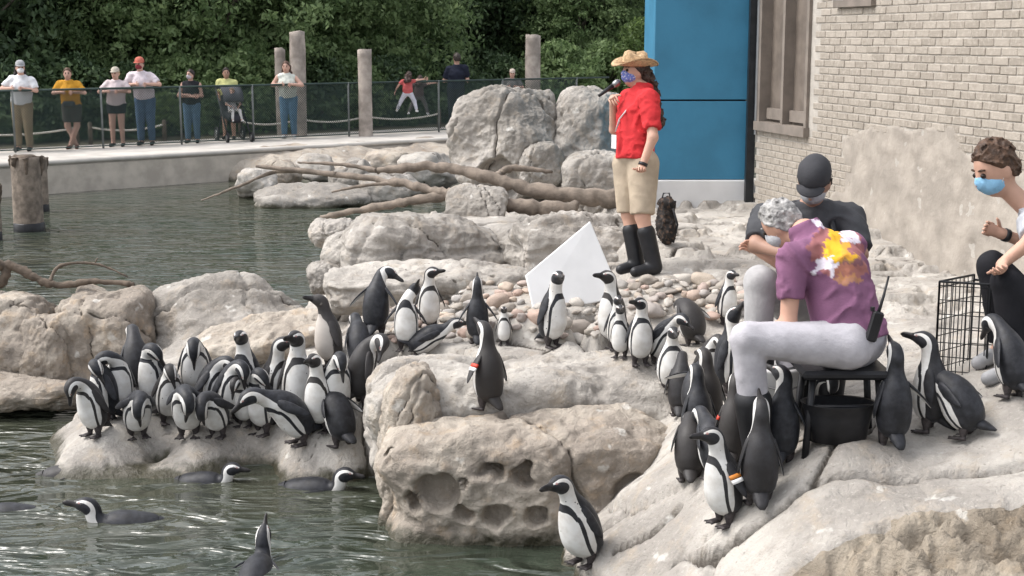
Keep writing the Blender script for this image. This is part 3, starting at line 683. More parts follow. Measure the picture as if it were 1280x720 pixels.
for a, b in zip(upos[:-1], upos[1:]):
    m = MB(); stp = .055; w_ = b - a; h_ = FH - .09
    k = -h_
    while k < w_:
        for sg in (1, -1):
            u0, v0, u1, v1 = k, 0., k + h_, h_
            if u0 < 0: v0 = -u0; u0 = 0
            if u1 > w_: v1 -= u1 - w_; u1 = w_
            if sg < 0: v0, v1 = h_ - v0, h_ - v1
            m.tube([fe * (a + u0) + np.array([0, 0, .07 + v0]), fe * (a + u1) + np.array([0, 0, .07 + v1])], .0048, 3, False)
        k += stp
    tag(m.build('wire_mesh', M['fence_mesh'], fence), kind='stuff')
# tall weathered poles and rope behind the fence
def pole(px, pt, pb, wpx, lb, off, seed):
    q = fpt(px, off); s = F / ((q - CAM) @ FW); r = wpx / s / 2; h = 2.9 - (pt - 47) / s - ZP
    V = []; n = 18; nz = 24
    for i in range(nz):
        z = -.2 + (h + .2) * i / (nz - 1)
        for k in range(n):
            an = 2 * math.pi * k / n; rr = r * (1 + .06 * fbm(np.array([[math.cos(an) * 2.5, math.sin(an) * 2.5, z * 1.2 + seed]]), 3, seed)[0]); V.append((rr * math.cos(an), rr * math.sin(an), z + (.03 * fbm(np.array([[math.cos(an), math.sin(an), seed]]), 2, 4)[0] if i == nz - 1 else 0)))
    Fq = [(i * n + k, i * n + (k + 1) % n, (i + 1) * n + (k + 1) % n, (i + 1) * n + k) for i in range(nz - 1) for k in range(n)] + [tuple((nz - 1) * n + k for k in range(n))]
    tag(mesh_obj('pole', V, Fq, M['pole'], None, True, (q[0], q[1], ZP)), lb, 'pole'); return q, h
M['pole'] = simple('pole', (.33, .285, .25), .85, .3, 4, .5, 30)
pole(374, 40, 172, 19, 'tall weathered pole beside the woman in jeans and white top', .9, 1)
pole(352, 60, 165, 13, 'short weathered pole next to the tall one', 1.6, 2)
pole(457, 62, 166, 17, 'pale weathered pole in front of the fence between onlookers', -.15, 3)
pole(666, 44, 150, 19, 'weathered pole standing behind the great rounded boulder', .8, 4)
for (x0, x1, lb) in ((300, 374, 'sagging white rope between the stroller and the tall pole'), (374, 457, 'sagging white rope between the tall and the pale pole'), (457, 549, 'sagging white rope right of the pale pole'), (-60, 95, 'sagging white rope behind the onlookers in white and orange'), (112, 205, 'sagging white rope behind the onlooker in black shorts')):
    a, b = fpt(x0, 1.2, ZP + .38), fpt(x1, 1.2, ZP + .38); m = MB(); m.tube([a + (b - a) * t + np.array([0, 0, -.10 * 4 * t * (1 - t)]) for t in np.linspace(0, 1, 14)], .022, 6)
    tag(m.build('rope', M['rope'], None, True), lb, 'rope')
    for k, e_ in enumerate((a, b)):
        if k == 0 or x1 in (95, 205, 549):
            m = MB(); m.lathe([(.05, -.02), (.048, .46), (.03, .48)], n=10); tag(m.build('rope_stake', M['wood_dark'], None, True, (e_[0], e_[1], ZP)), lb.replace('sagging white rope', 'short dark stake for the rope') + (', far end' if k else ''), 'stake')

# ------------------------------------------------------------------ trees and shrubs
def leaf_mat(name, a, b, trans=.45):
    g = NG(name); at_ = g.n('ShaderNodeAttribute', attribute_name='shade').outputs['Fac']
    c = g.mix(at_, a, b); g.l(c, g.b.inputs['Base Color']); g.b.inputs['Roughness'].default_value = .55
    tr = g.n('ShaderNodeBsdfTranslucent'); g.l(c, tr.inputs['Color']); mx = g.n('ShaderNodeMixShader'); mx.inputs[0].default_value = trans
    g.l(g.b.outputs[0], mx.inputs[1]); g.l(tr.outputs[0], mx.inputs[2]); g.l(mx.outputs[0], g.t.nodes['Material Output'].inputs['Surface']); return g.m
M['leaf_mid'] = leaf_mat('leaf_mid', (.09, .145, .055), (.28, .37, .17))
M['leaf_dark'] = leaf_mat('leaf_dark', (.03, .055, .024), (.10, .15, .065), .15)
M['leaf_light'] = leaf_mat('leaf_light', (.06, .10, .03), (.17, .24, .08))
M['bark'] = simple('bark', (.09, .075, .06), .9, .35, 6, .7, 25)
def leaf_mesh(name, mat, rad, height, nclump, per, leaf, seed, crad=.45, low=.05):
    rng = np.random.default_rng(seed); V = []; n = nclump
    th = rng.uniform(0, 2 * math.pi, n); u = rng.uniform(0, 1, n) ** .45; hz = rng.uniform(low, 1, n)
    prof = np.sin(np.clip(hz * .78 + .22, 0, 1) * math.pi) ** .6 * .9 + .1
    rad_ = rad * prof * (1 + .25 * fbm(np.stack([np.cos(th) * 1.5, np.sin(th) * 1.5, hz * 3 + seed], 1), 2, seed))
    C = np.stack([np.cos(th) * u * rad_, np.sin(th) * u * rad_, hz * height], 1)
    cs = rng.uniform(.25, 1, n)
    cen = np.repeat(C, per, 0); sh = np.repeat(rng.uniform(0, .75, n), per) + rng.uniform(-.2, .3, n * per)
    off = rng.normal(size=(n * per, 3)); off *= (rng.uniform(0, 1, n * per) ** .5 / np.linalg.norm(off, axis=1) * crad * np.repeat(cs, per) * 1.3)[:, None]; off[:, 2] *= .6
    cen = cen + off; cen[:, 2] = np.maximum(cen[:, 2], .05)
    a = rng.normal(size=(n * per, 3)); a[:, 2] -= .5; a /= np.linalg.norm(a, axis=1)[:, None]
    b = np.cross(a, rng.normal(size=(n * per, 3))); b /= np.linalg.norm(b, axis=1)[:, None]
    ls = leaf * rng.uniform(.6, 1.4, n * per)[:, None]
    Q = np.stack([cen - a * ls * .7, cen + b * ls * .32, cen + a * ls * .7, cen - b * ls * .32], 1).reshape(-1, 3)
    Fq = np.arange(len(Q)).reshape(-1, 4); o = quads_obj(name, Q, Fq, mat, smooth=False); fattr(o, 'shade', np.repeat(np.clip(sh, 0, 1), 4)); me = o.data; bpy.data.objects.remove(o); return me
def trunk_mesh(height, seed, r=.16):
    m = MB(); rng = np.random.default_rng(seed)
    top = np.array([rng.normal() * .3, rng.normal() * .3, height * .8]); branch(m, [(0, 0, -.2), (.05, .03, height * .3), top * .7, top], r, .04, seed)
    for k in range(7):
        h = height * rng.uniform(.2, .65); an = rng.uniform(0, 6.28); l = height * rng.uniform(.18, .3); b0 = np.array([0, 0, h])
        branch(m, [b0, b0 + np.array([math.cos(an) * l * .5, math.sin(an) * l * .5, l * .3]), b0 + np.array([math.cos(an) * l, math.sin(an) * l, l * .75])], r * .4, .015, seed + k + 1, 6, 5)
    o = m.build('trunk', M['bark'], None, True); me = o.data; bpy.data.objects.remove(o); return me
TM = {'mid': [(leaf_mesh('crown', M['leaf_mid'], 2.6, 8.5, 800, 58, .105, 1, .6), trunk_mesh(8.5, 1)), (leaf_mesh('crown', M['leaf_mid'], 2.8, 7.5, 800, 58, .11, 2, .6), trunk_mesh(7.5, 2))],
      'dark': [(leaf_mesh('crown', M['leaf_dark'], 2.8, 9.5, 620, 46, .13, 3, .7), trunk_mesh(9.5, 3, .2))],
      'shrub_mid': [(leaf_mesh('crown', M['leaf_mid'], 1.25, 2.1, 190, 34, .105, 4, .34, .02), trunk_mesh(1.6, 4, .05))], 'shrub_dark': [(leaf_mesh('crown', M['leaf_dark'], 1.3, 1.9, 200, 34, .11, 5, .36, .02), trunk_mesh(1.5, 5, .05))],
      'light': [(leaf_mesh('crown', M['leaf_light'], 1.3, 3.2, 210, 36, .10, 6, .36, .3), trunk_mesh(3, 6, .06))]}
def tree(name, kind, var, px, off, sc, rz, lb, cat, group):
    q = fpt(px, off); cm_, tm = TM[kind][var]; o = empty(name, (q[0], q[1], ZP), rz); o.scale = (sc, sc, sc)
    for nm, me in (('crown', cm_), ('trunk', tm)):
        c = bpy.data.objects.new(nm, me); COL.objects.link(c); c.parent = o
    tag(o, lb, cat, group)
T = 'trees beyond the far path'
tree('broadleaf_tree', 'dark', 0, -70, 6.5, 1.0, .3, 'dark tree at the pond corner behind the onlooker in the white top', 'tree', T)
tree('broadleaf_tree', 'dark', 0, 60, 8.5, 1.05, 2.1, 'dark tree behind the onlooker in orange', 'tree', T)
tree('broadleaf_tree', 'mid', 0, 160, 6.2, .95, 1.0, 'mid green tree behind the pair in pale tops', 'tree', T)
tree('broadleaf_tree', 'mid', 1, 265, 5.2, 1.0, 2.6, 'bushy mid green tree behind the stroller', 'tree', T)
tree('broadleaf_tree', 'mid', 0, 352, 5.8, 1.05, 4.0, 'mid green tree behind the woman in jeans and white top', 'tree', T)
tree('broadleaf_tree', 'mid', 1, 452, 6.0, 1.0, 5.2, 'mid green tree behind the pale weathered pole', 'tree', T)
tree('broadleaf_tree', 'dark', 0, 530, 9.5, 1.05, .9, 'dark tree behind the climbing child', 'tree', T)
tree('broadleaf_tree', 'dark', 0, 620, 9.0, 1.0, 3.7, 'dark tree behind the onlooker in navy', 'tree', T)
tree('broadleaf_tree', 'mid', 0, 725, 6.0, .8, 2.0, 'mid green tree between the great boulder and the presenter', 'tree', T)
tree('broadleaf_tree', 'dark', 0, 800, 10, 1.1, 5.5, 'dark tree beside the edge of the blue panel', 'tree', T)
tree('young_tree', 'light', 0, 800, 2.4, .85, 0.4, 'young yellow-green tree peeping out beside the blue panel', 'tree', T)
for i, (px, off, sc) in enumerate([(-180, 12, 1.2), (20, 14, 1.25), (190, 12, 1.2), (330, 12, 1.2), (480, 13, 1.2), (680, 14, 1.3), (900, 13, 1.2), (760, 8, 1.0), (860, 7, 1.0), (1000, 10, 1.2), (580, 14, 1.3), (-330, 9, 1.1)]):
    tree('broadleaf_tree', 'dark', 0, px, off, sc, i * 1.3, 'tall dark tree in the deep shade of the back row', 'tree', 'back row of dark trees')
G = 'shrubs behind the far fence'
for i, (px, off, sc, kd, lb) in enumerate([(-60, 3.6, 1, 'shrub_dark', 'dark shrub behind the fence at the pond corner'), (25, 3.4, .9, 'shrub_dark', 'dark shrub behind the onlooker in the white top'), (95, 3.6, .95, 'shrub_dark', 'dark shrub behind the onlooker in orange'), (165, 3.4, .85, 'shrub_dark', 'dark shrub behind the pair in pale tops'),
        (235, 3.3, .85, 'shrub_mid', 'green shrub behind the onlooker with crossed arms'), (315, 3.2, .9, 'shrub_mid', 'green shrub between the stroller and the short pole'), (400, 3.4, .95, 'shrub_dark', 'dark shrub between the tall pole and the pale pole'), (440, 3.4, .8, 'shrub_mid', 'green shrub left of the pale pole'),
        (490, 3.6, .9, 'shrub_dark', 'dark shrub behind the climbing child'), (560, 3.8, .9, 'shrub_dark', 'dark shrub behind the onlooker in navy'), (625, 3.6, .9, 'shrub_dark', 'dark shrub behind the great boulder'), (700, 2.6, 1.0, 'shrub_mid', 'green shrub between the great boulder and its pole'), (760, 3.0, 1.0, 'shrub_mid', 'green shrub behind the presenter in the straw hat'), (205, 1.6, .32, 'light', 'small potted-looking plant behind the fence by the pair in pale tops')]):
    tree('shrub', kd, 0, px, off, sc, i * .9, lb, 'shrub', G)
# ------------------------------------------------------------------ penguins
g = NG('plumage'); at_ = g.n('ShaderNodeAttribute', attribute_name='white').outputs['Fac']; v = g.obj()
nz = g.noise(90, 3, v); f = g.ramp(g.math('ADD', at_, g.math('MULTIPLY', g.math('SUBTRACT', nz, .5), .10)), -.05, .05)
dk = g.mix(g.ramp(g.noise(25, 4, v), .35, .7), (.011, .0115, .014), (.027, .028, .034))
wt = g.mix(g.ramp(g.noise(14, 4, v), .35, .75), (.64, .63, .61), (.50, .475, .44))
pk = g.n('ShaderNodeAttribute', attribute_name='pink').outputs['Fac']
sp = g.n('ShaderNodeTexVoronoi', Scale=34.0); g.l(v, sp.inputs['Vector']); wt = g.mix(g.math('MULTIPLY', g.ramp(sp.outputs['Distance'], .17, .11), g.ramp(g.noise(9, 2, v), .52, .6)), wt, (.05, .048, .048))
ori = g.n('ShaderNodeObjectInfo').outputs['Random']; dk = g.mix(g.math('MULTIPLY', g.ramp(ori, .55, 1.0), .8), dk, (.034, .029, .026)); wt = g.mix(g.math('MULTIPLY', g.ramp(g.noise(5, 3, v), .5, .68), g.math('MULTIPLY', ori, .5)), wt, (.34, .29, .24))
c = g.mix(f, dk, wt); c = g.mix(g.ramp(pk, .2, .6), c, (.30, .15, .14))
g.l(c, g.b.inputs['Base Color']); g.l(g.math('ADD', .34, g.math('MULTIPLY', g.noise(18, 3, v), .35)), g.b.inputs['Roughness']); g.b.inputs['Sheen Weight'].default_value = .04
g.l(g.bump(g.noise(160, 2, v), .25, .004), g.b.inputs['Normal']); M['plumage'] = g.m
g = NG('plumage_juvenile'); at_ = g.n('ShaderNodeAttribute', attribute_name='white').outputs['Fac']; v = g.obj()
nz = g.noise(60, 3, v); f = g.ramp(g.math('ADD', at_, g.math('MULTIPLY', g.math('SUBTRACT', nz, .5), .2)), -.15, .15)
c = g.mix(f, g.mix(g.noise(25, 4, v), (.035, .032, .032), (.085, .078, .074)), g.mix(g.noise(14, 4, v), (.56, .52, .47), (.42, .37, .33)))
g.l(c, g.b.inputs['Base Color']); g.b.inputs['Roughness'].default_value = .6; g.l(g.bump(g.noise(160, 2, v), .25, .004), g.b.inputs['Normal']); M['plumage_juvenile'] = g.m
M['horn'] = simple('horn', (.022, .02, .02), .35, .5, 40, .1, 80)
M['foot_skin'] = simple('foot_skin', (.045, .038, .038), .6, .5, 60, .3, 80)
M['band_red'] = simple('band_red', (.55, .06, .035), .4, .05, 10, 0)
M['band_white'] = simple('band_white', (.75, .74, .72), .4, .05, 10, 0)
M['band_blue'] = simple('band_blue', (.04, .09, .35), .4, .05, 10, 0)
M['band_orange'] = simple('band_orange', (.62, .22, .04), .4, .05, 10, 0)

ST = np.array([(0, .012, .012), (.012, .045, .045), (.04, .078, .080), (.09, .098, .102), (.16, .105, .110), (.23, .101, .106), (.29, .090, .094), (.335, .074, .078), (.375, .057, .060), (.41, .0495, .052), (.445, .047, .050), (.475, .0475, .052), (.505, .048, .0515), (.53, .0445, .047), (.552, .036, .038), (.570, .025, .029), (.585, .017, .0225), (.605, .0125, .0195), (.625, .010, .017), (.643, .007, .013), (.655, .002, .004)])
def interp(s, col):
    x = ST[:, 0]; y = ST[:, col]; m_ = np.gradient(y, x); k = np.clip(np.searchsorted(x, s) - 1, 0, len(x) - 2); h_ = x[k + 1] - x[k]; t = (s - x[k]) / h_
    return np.maximum((2 * t**3 - 3 * t**2 + 1) * y[k] + (t**3 - 2 * t**2 + t) * h_ * m_[k] + (-2 * t**3 + 3 * t**2) * y[k + 1] + (t**3 - t**2) * h_ * m_[k + 1], .001)
NS, NR = 84, 28
POSE = dict(lean=8, hunch=0, neck=5, side=0, twist=0, head=72, fl=14, fr=14, fb=0., feet=True, juv=False, stretch=1.0, fat=1.0)
PRE = {'stand': {}, 'up': dict(lean=2, neck=-4, head=52), 'lookup': dict(lean=4, neck=-5, head=45),
       'bend': dict(lean=20, hunch=38, neck=75, head=85, fl=20, fr=20), 'nod': dict(lean=10, hunch=12, neck=45, head=95),
       'preen': dict(lean=4, hunch=8, neck=55, side=45, twist=75, head=100, fl=25), 'preen_r': dict(lean=4, hunch=8, neck=55, side=-45, twist=-75, head=100, fr=25),
       'lookl': dict(twist=70), 'lookr': dict(twist=-70), 'reach': dict(lean=38, hunch=10, neck=-10, head=60), 'hunch': dict(lean=24, hunch=30, neck=15, head=90),
       'swim': dict(lean=86, hunch=-4, neck=-72, head=72, fl=30, fr=30, feet=False), 'swim_down': dict(lean=84, hunch=-4, neck=-6, head=40, fl=30, fr=30, feet=False), 'swim_up': dict(lean=78, hunch=-6, neck=-66, head=30, fl=30, fr=30, feet=False)}
def rotv(v, ax, an):
    c_, s_ = math.cos(an), math.sin(an); return v * c_ + np.cross(ax, v) * s_ + ax * (ax @ v) * (1 - c_)
def penguin_geo(P):
    s = np.concatenate([np.linspace(0, .04, 10), np.linspace(.05, .36, 28), np.linspace(.37, .56, 30), np.linspace(.566, .655, NS - 68)])
    R2 = math.radians
    t = np.array([0, 0, 1.]); f = np.array([0, -1., 0]); l = np.array([1., 0, 0])       # axis, ventral, side (right-handed: l = picture right when facing camera)
    def pitch(an):
        nonlocal t, f; t, f = t * math.cos(an) + f * math.sin(an), f * math.cos(an) - t * math.sin(an)
    def sideb(an):
        nonlocal t, l; t, l = t * math.cos(an) + l * math.sin(an), l * math.cos(an) - t * math.sin(an)
    def tors(an):
        nonlocal f, l; f, l = f * math.cos(an) + l * math.sin(an), l * math.cos(an) - f * math.sin(an)
    pitch(R2(P['lean'])); pos = np.array([0, .02 + .10 * math.sin(R2(P['lean'])) * .5, .055]) - t * .0
    V = []; frames = []; prev = 0.
    wgt = lambda a, b, x0, x1: max(0., min(b, x1) - max(a, x0)) / (x1 - x0)
    for si in s:
        if si > prev:
            a, b = prev, si
            pitch(R2(P['hunch']) * wgt(a, b, .10, .32)); pitch(R2(P['neck']) * wgt(a, b, .33, .455)); sideb(R2(P['side']) * wgt(a, b, .33, .455)); tors(R2(P['twist']) * wgt(a, b, .35, .455)); pitch(R2(P['head']) * wgt(a, b, .455, .535))
            st = P['stretch'] if .33 < b < .45 else 1.0
            pos = pos + t * (b - a) * st; prev = si
        frames.append((pos.copy(), t.copy(), f.copy(), l.copy()))
    ph = np.linspace(0, 2 * math.pi, NR, endpoint=False)
    wv, dv = interp(s, 1), interp(s, 2); fatm = 1 + (P['fat'] - 1) * np.exp(-((s - .15) / .16) ** 2)
    for i, (p_, t_, f_, l_) in enumerate(frames):
        belly = .010 * math.exp(-((s[i] - .13) / .09) ** 2)
        for a in ph: V.append(p_ + f_ * (math.cos(a) * dv[i] * fatm[i] + belly) + l_ * math.sin(a) * wv[i] * fatm[i])
    V = np.array(V); Fq = [(i * NR + k, i * NR + (k + 1) % NR, (i + 1) * NR + (k + 1) % NR, (i + 1) * NR + k) for i in range(len(s) - 1) for k in range(NR)]
    Fq += [tuple(range(NR))[::-1], tuple((len(s) - 1) * NR + k for k in range(NR))]
    S_ = np.repeat(s, NR); A_ = np.degrees(np.abs(((np.tile(ph, len(s)) + math.pi) % (2 * math.pi)) - math.pi))
    # plumage pattern in (along the spine, around the body)
    if not P['juv']:
        q = ((A_ / 66) ** 3.4 + (np.maximum(S_, 0) / .362) ** 5) ** (1 / 4.2)
        back = np.interp(S_, [0, .04, .1, .25, .31, .36, .42, .46, .50, .54, .57, .6], [66, 78, 88, 90, 86, 90, 104, 118, 136, 143, 138, 112])
        white = (back - A_) / 18.
        band = (np.abs(q - 1.0) - .072) / .10
        body = np.where(S_ < .40, np.minimum(white, band), white)
        mask = np.minimum((S_ - (.452 + .030 * (A_ / 100) ** 2)) / .02, (np.interp(S_, [.46, .50, .54, .57], [88, 108, 120, 116]) - A_) / 20.)
        Wf = np.minimum(body, -mask); Wf = np.where(S_ > .572, -1, Wf); Wf = np.where(S_ < .012, -1, Wf)
        pink = np.clip(1 - np.hypot((S_ - .556) / .012, (A_ - 120) / 16), 0, 1)
    else:
        back = np.interp(S_, [0, .1, .25, .34, .37, .42, .5, .55], [70, 85, 88, 70, 45, 20, -20, -40]); Wf = (back - A_) / 22.; Wf = np.where(S_ > .40, -.3 + .35 * np.clip(1 - np.hypot((S_ - .50) / .03, (A_ - 70) / 40), 0, 1), Wf); pink = np.zeros_like(Wf)
    mats = [1 if (si > .566) else 0 for si in s[:-1] for _ in range(NR)] + [0, 1]
    V = list(V); Wf = list(np.clip(Wf, -1, 1)); pink = list(pink)
    def shell(Vs, Fs, wv_, mi):
        b = len(V); V.extend(Vs); Wf.extend(wv_); pink.extend([0] * len(Vs)); Fq.extend([tuple(x + b for x in q_) for q_ in Fs]); mats.extend([mi] * len(Fs))
    def fr_at(sv):
        i = int(np.argmin(np.abs(s - sv))); return frames[i]
    # tail
    p_, t_, f_, l_ = fr_at(.035); tv = (-t_ * .62 - f_ * .78) if P['feet'] else (-t_ * .98 - f_ * -.15); up_ = np.cross(tv, l_)
    Vs = []; n = 8
    for k, (dist, a, b) in enumerate([(0, .05, .035), (.05, .045, .025), (.09, .032, .013), (.115, .016, .005)]):
        for j in range(n): an = 2 * math.pi * j / n; Vs.append(p_ - f_ * .045 + tv * dist + l_ * a * math.cos(an) + up_ * b * math.sin(an))
    shell(Vs, [(i * n + j, i * n + (j + 1) % n, (i + 1) * n + (j + 1) % n, (i + 1) * n + j) for i in range(3) for j in range(n)] + [tuple(3 * n + j for j in range(n))], [-1] * len(Vs), 0)
    # flippers
    fl_info = {}
    for sg, key in ((1, 'fl'), (-1, 'fr')):
        p_, t_, f_, l_ = fr_at(.325); ang = R2(P[key]); root = p_ + l_ * sg * .070 - f_ * .008
        out = l_ * sg; dr = -t_ * math.cos(ang) + out * math.sin(ang) + f_ * P['fb']; dr /= np.linalg.norm(dr); nm = out * math.cos(ang) + t_ * math.sin(ang); nm -= dr * (nm @ dr); nm /= np.linalg.norm(nm); wd = np.cross(dr, nm)
        if wd @ f_ < 0: wd = -wd
        Vs = []; ws = []; n = 10; LN = .205
        for u, hw, th in [(-.06, .016, .012), (0, .024, .014), (.15, .031, .012), (.35, .034, .010), (.6, .030, .008), (.82, .022, .006), (.95, .012, .004), (1.0, .004, .002)]:
            c0 = root + dr * LN * u - wd * .016 * u * u + nm * (.012 * math.sin(u * 2.4))
            for j in range(n):
                an = 2 * math.pi * j / n; Vs.append(c0 + wd * hw * math.cos(an) + nm * th * math.sin(an)); ws.append(-.7 if math.sin(an) > -.35 else (.55 if abs(math.cos(an)) < .8 else -.2))
        shell(Vs, [(i * n + j, i * n + (j + 1) % n, (i + 1) * n + (j + 1) % n, (i + 1) * n + j) for i in range(7) for j in range(n)] + [tuple(7 * n + j for j in range(n))], ws, 0)
        fl_info[key] = (root, dr, wd, nm)
    if P['feet']:
        for sg in (1, -1):
            x = .047 * sg; fy = .0; n = 8; Vs = []
            for z_, r_ in [(.10, .036), (.06, .030), (.03, .020), (.012, .018)]:
                for j in range(n): an = 2 * math.pi * j / n; Vs.append((x + r_ * math.cos(an), fy + r_ * math.sin(an), z_))
            shell([np.array(q) for q in Vs], [(i * n + j, i * n + (j + 1) % n, (i + 1) * n + (j + 1) % n, (i + 1) * n + j) for i in range(3) for j in range(n)], [-1] * len(Vs), 2)
            Vs = []                                            # webbed foot: heel, three toes
            outl = [(0, .022), (-.016, .012), (-.028, -.05), (-.036, -.078), (-.022, -.066), (-.006, -.072), (0, -.092), (.006, -.072), (.022, -.066), (.036, -.078), (.028, -.05), (.016, .012)]
            for z_, k_ in ((.001, 1.0), (.011, .93)):
                for ox, oy in outl: Vs.append(np.array([x + ox * k_ + sg * .006, fy + oy * k_, z_ + (.012 * max(0, (oy + .05) / .07) if z_ > .005 else 0)]))
            m_ = len(outl); shell(Vs, [(j, (j + 1) % m_, m_ + (j + 1) % m_, m_ + j) for j in range(m_)] + [tuple(m_ + j for j in range(m_)), tuple(range(m_))[::-1]], [-1] * len(Vs), 2)
    hp = fr_at(.535)
    return np.array(V), Fq, np.array(Wf), np.array(pink), mats, fl_info, hp
def penguin(px, py, yaw, pose, label, size=.54, band=None, zoff=0., group=None, **kw):
    P = dict(POSE); P.update(PRE[pose]); P.update(kw)
    V, Fq, Wf, pink, mats, fl, hp = penguin_geo(P)
    k = size * {GL: .90, GB: .88 if size > .42 else 1.0, GC: .87}.get(group, 1.0) / .545
    if pose.startswith('swim'): q = onz(px, py, 0); q[2] = zoff
    else: q, _ = hit(px, py); q = q.copy(); q[2] += zoff - .004
    pm = M['plumage_juvenile'] if P['juv'] else M['plumage']
    o = mesh_obj('penguin', V * k, Fq, [pm, M['horn'], M['foot_skin']], None, True, q); o.rotation_euler = (0, 0, math.radians(yaw))
    o.data.polygons.foreach_set('material_index', mats); fattr(o, 'white', Wf); fattr(o, 'pink', pink)
    tag(o, label, 'penguin', group)
    # eyes
    p_, t_, f_, l_ = hp
    for sg in (1, -1):
        D, Fc = ico(2); mesh_obj('eye', D * .0065 * k + (p_ + l_ * sg * .036 - f_ * .010 + t_ * .006) * k, Fc, M['horn'], o)
    if band:
        side, c1, c2 = band; root, dr, wd, nm = fl[side]
        for j, cc in enumerate((c1, c2)):
            if not cc: continue
            m = MB(); ring = []
            for u in (.30 + .14 * j, .42 + .14 * j):
                c0 = root + dr * .205 * u - wd * .016 * u * u + nm * (.012 * math.sin(u * 2.4))
                ring += [c0 + wd * .038 * math.cos(a) + nm * .015 * math.sin(a) for a in np.linspace(0, 2 * math.pi, 12, endpoint=False)]
            m.add(np.array(ring) * k, [(i, (i + 1) % 12, 12 + (i + 1) % 12, 12 + i) for i in range(12)] + [tuple(range(12))[::-1], tuple(range(12, 24))]); m.build('flipper_band', M['band_' + cc], o, True)
    return o
GL = 'penguins huddled on the low shelf by the pond'; GB = 'penguins standing on the upper rocks'; GC = 'penguins crowding the keeper'; GS = 'penguins swimming in the pond'
# low shelf, left
penguin(132, 528, -60, 'preen', 'penguin at the pond end of the huddle, head twisted back to preen its side', .56, group=GL)
penguin(172, 546, 25, 'bend', 'penguin with pale belly bowing right at the front corner of the huddle', .56, group=GL, neck=60, side=-25)
penguin(236, 545, 5, 'bend', 'penguin facing the water, bowed so white shoulders show above its pale belly', .60, group=GL, hunch=30, side=30, neck=70)
penguin(193, 512, -30, 'preen', 'penguin in the second row of the huddle turning its white-striped head down to its wing', .60, group=GL)
penguin(172, 498, 200, 'nod', 'penguin at the back of the huddle with only head and dark shoulders showing', .62, group=GL)
penguin(246, 500, 10, 'nod', 'penguin below the tan boulders bowing its striped head onto its black-bibbed chest', .62, group=GL, neck=70)
penguin(262, 522, 70, 'nod', 'penguin in profile leaning right with white neck and black flipper held out', .56, group=GL, neck=55, fr=28)
penguin(287, 526, 45, 'nod', 'dark hunched penguin in the middle of the huddle looking at its feet', .57, group=GL, neck=60)
penguin(306, 532, -15, 'nod', 'small penguin squeezed between two larger ones in the huddle', .45, group=GL)
penguin(328, 542, -40, 'preen', 'penguin with a broad white chest nibbling its own shoulder beside the diagonal black-backed one', .58, group=GL)
penguin(344, 522, 60, 'stand', 'penguin in the huddle looking right over its neighbour with a black face mask', .60, group=GL, twist=20)
penguin(373, 524, 20, 'stand', 'tallest upright white-chested penguin of the huddle looking right', .66, group=GL, twist=-45)
penguin(376, 554, -60, 'hunch', 'penguin leaning far forward, its long black back slanting across the huddle', .64, group=GL, lean=30, neck=10, head=60, fl=30, fr=16)
penguin(428, 558, 215, 'bend', 'penguin bent double at the huddle edge with its black back turned', .58, group=GL)
penguin(412, 459, -60, 'stand', 'grey juvenile penguin with no face stripe looking out over the huddle', .54, group=GL, juv=True, head=62)
penguin(452, 506, 120, 'preen_r', 'penguin with a bold white hook on its head tucking its bill over one shoulder', .60, group=GL, lean=10)
penguin(452, 466, 195, 'hunch', 'penguin with rounded black shoulders turned away below the upper rocks', .54, group=GL)
penguin(118, 544, -35, 'nod', 'penguin at the very corner of the shelf with its bill on its breast', .54, group=GL, neck=60)
penguin(150, 520, 15, 'preen_r', 'penguin wedged behind the corner birds scratching its flank', .58, group=GL)
penguin(212, 528, 30, 'nod', 'penguin peeking out between the two bowing front birds', .55, group=GL, side=-20)
penguin(310, 512, -25, 'stand', 'penguin standing upright behind the small squeezed one', .60, group=GL, twist=20)
penguin(400, 538, -20, 'stand', 'penguin pressed behind the long slanting black back', .56, group=GL)
penguin(420, 524, 20, 'nod', 'penguin with white front tucked behind the bent-double one', .60, group=GL)
penguin(272, 545, -20, 'bend', 'penguin at the front middle of the shelf preening its pale belly', .54, group=GL, side=25)
# upper rocks, middle
penguin(470, 420, 165, 'nod', 'penguin seen from behind with both flippers spread and head bowed aside', .56, group=GB, fl=38, fr=38, twist=-70, neck=35)
penguin(536, 412, 15, 'lookr', 'white-fronted penguin beside the headless-looking preener, head turned right', .50, group=GB, twist=50, fl=24)
penguin(508, 437, 0, 'bend', 'white-bellied penguin folded over so that its head vanishes behind its chest', .50, group=GB, hunch=10, lean=0, neck=-60, side=40, head=90, fl=30, fr=34)
penguin(520, 443, 90, 'reach', 'penguin craning its neck right over the tan slab', .46, group=GB, lean=56, neck=-14, head=42)
penguin(597, 429, 182, 'up', 'penguin with its black back turned and bill raised beside the cobbles', .46, group=GB, fl=30, fr=34)
penguin(630, 430, 0, 'stand', 'short penguin facing out from the cobbles behind the flat rock', .25, group=GB)
penguin(610, 511, 215, 'stand', 'lone dark-backed penguin on top of the pitted boulder with a red and white flipper band', .55, group=GB, band=('fl', 'red', 'white'), fl=34, lean=4, head=60, twist=0)
penguin(690, 433, 50, 'stand', 'upright penguin in front of the leaning white panel, chest turned right', .55, group=GB, fl=26, fr=16, twist=-40)
penguin(764, 433, -55, 'stand', 'penguin in front of the white panel with its bill pointing left', .54, group=GB, lean=4)
penguin(770, 436, 10, 'stand', 'penguin standing low right in front of the one whose bill points left', .34, group=GB)
penguin(776, 446, -25, 'stand', 'penguin peering around the flat rock edge next to the cobbles', .32, group=GB, twist=30)
penguin(800, 455, 10, 'lookl', 'penguin with its head turned aside at the tip of the crowd by the flat rock', .40, group=GB, twist=-60)
penguin(822, 452, 40, 'reach', 'penguin stretching its neck towards the cobbles', .46, group=GB, lean=30, neck=20)
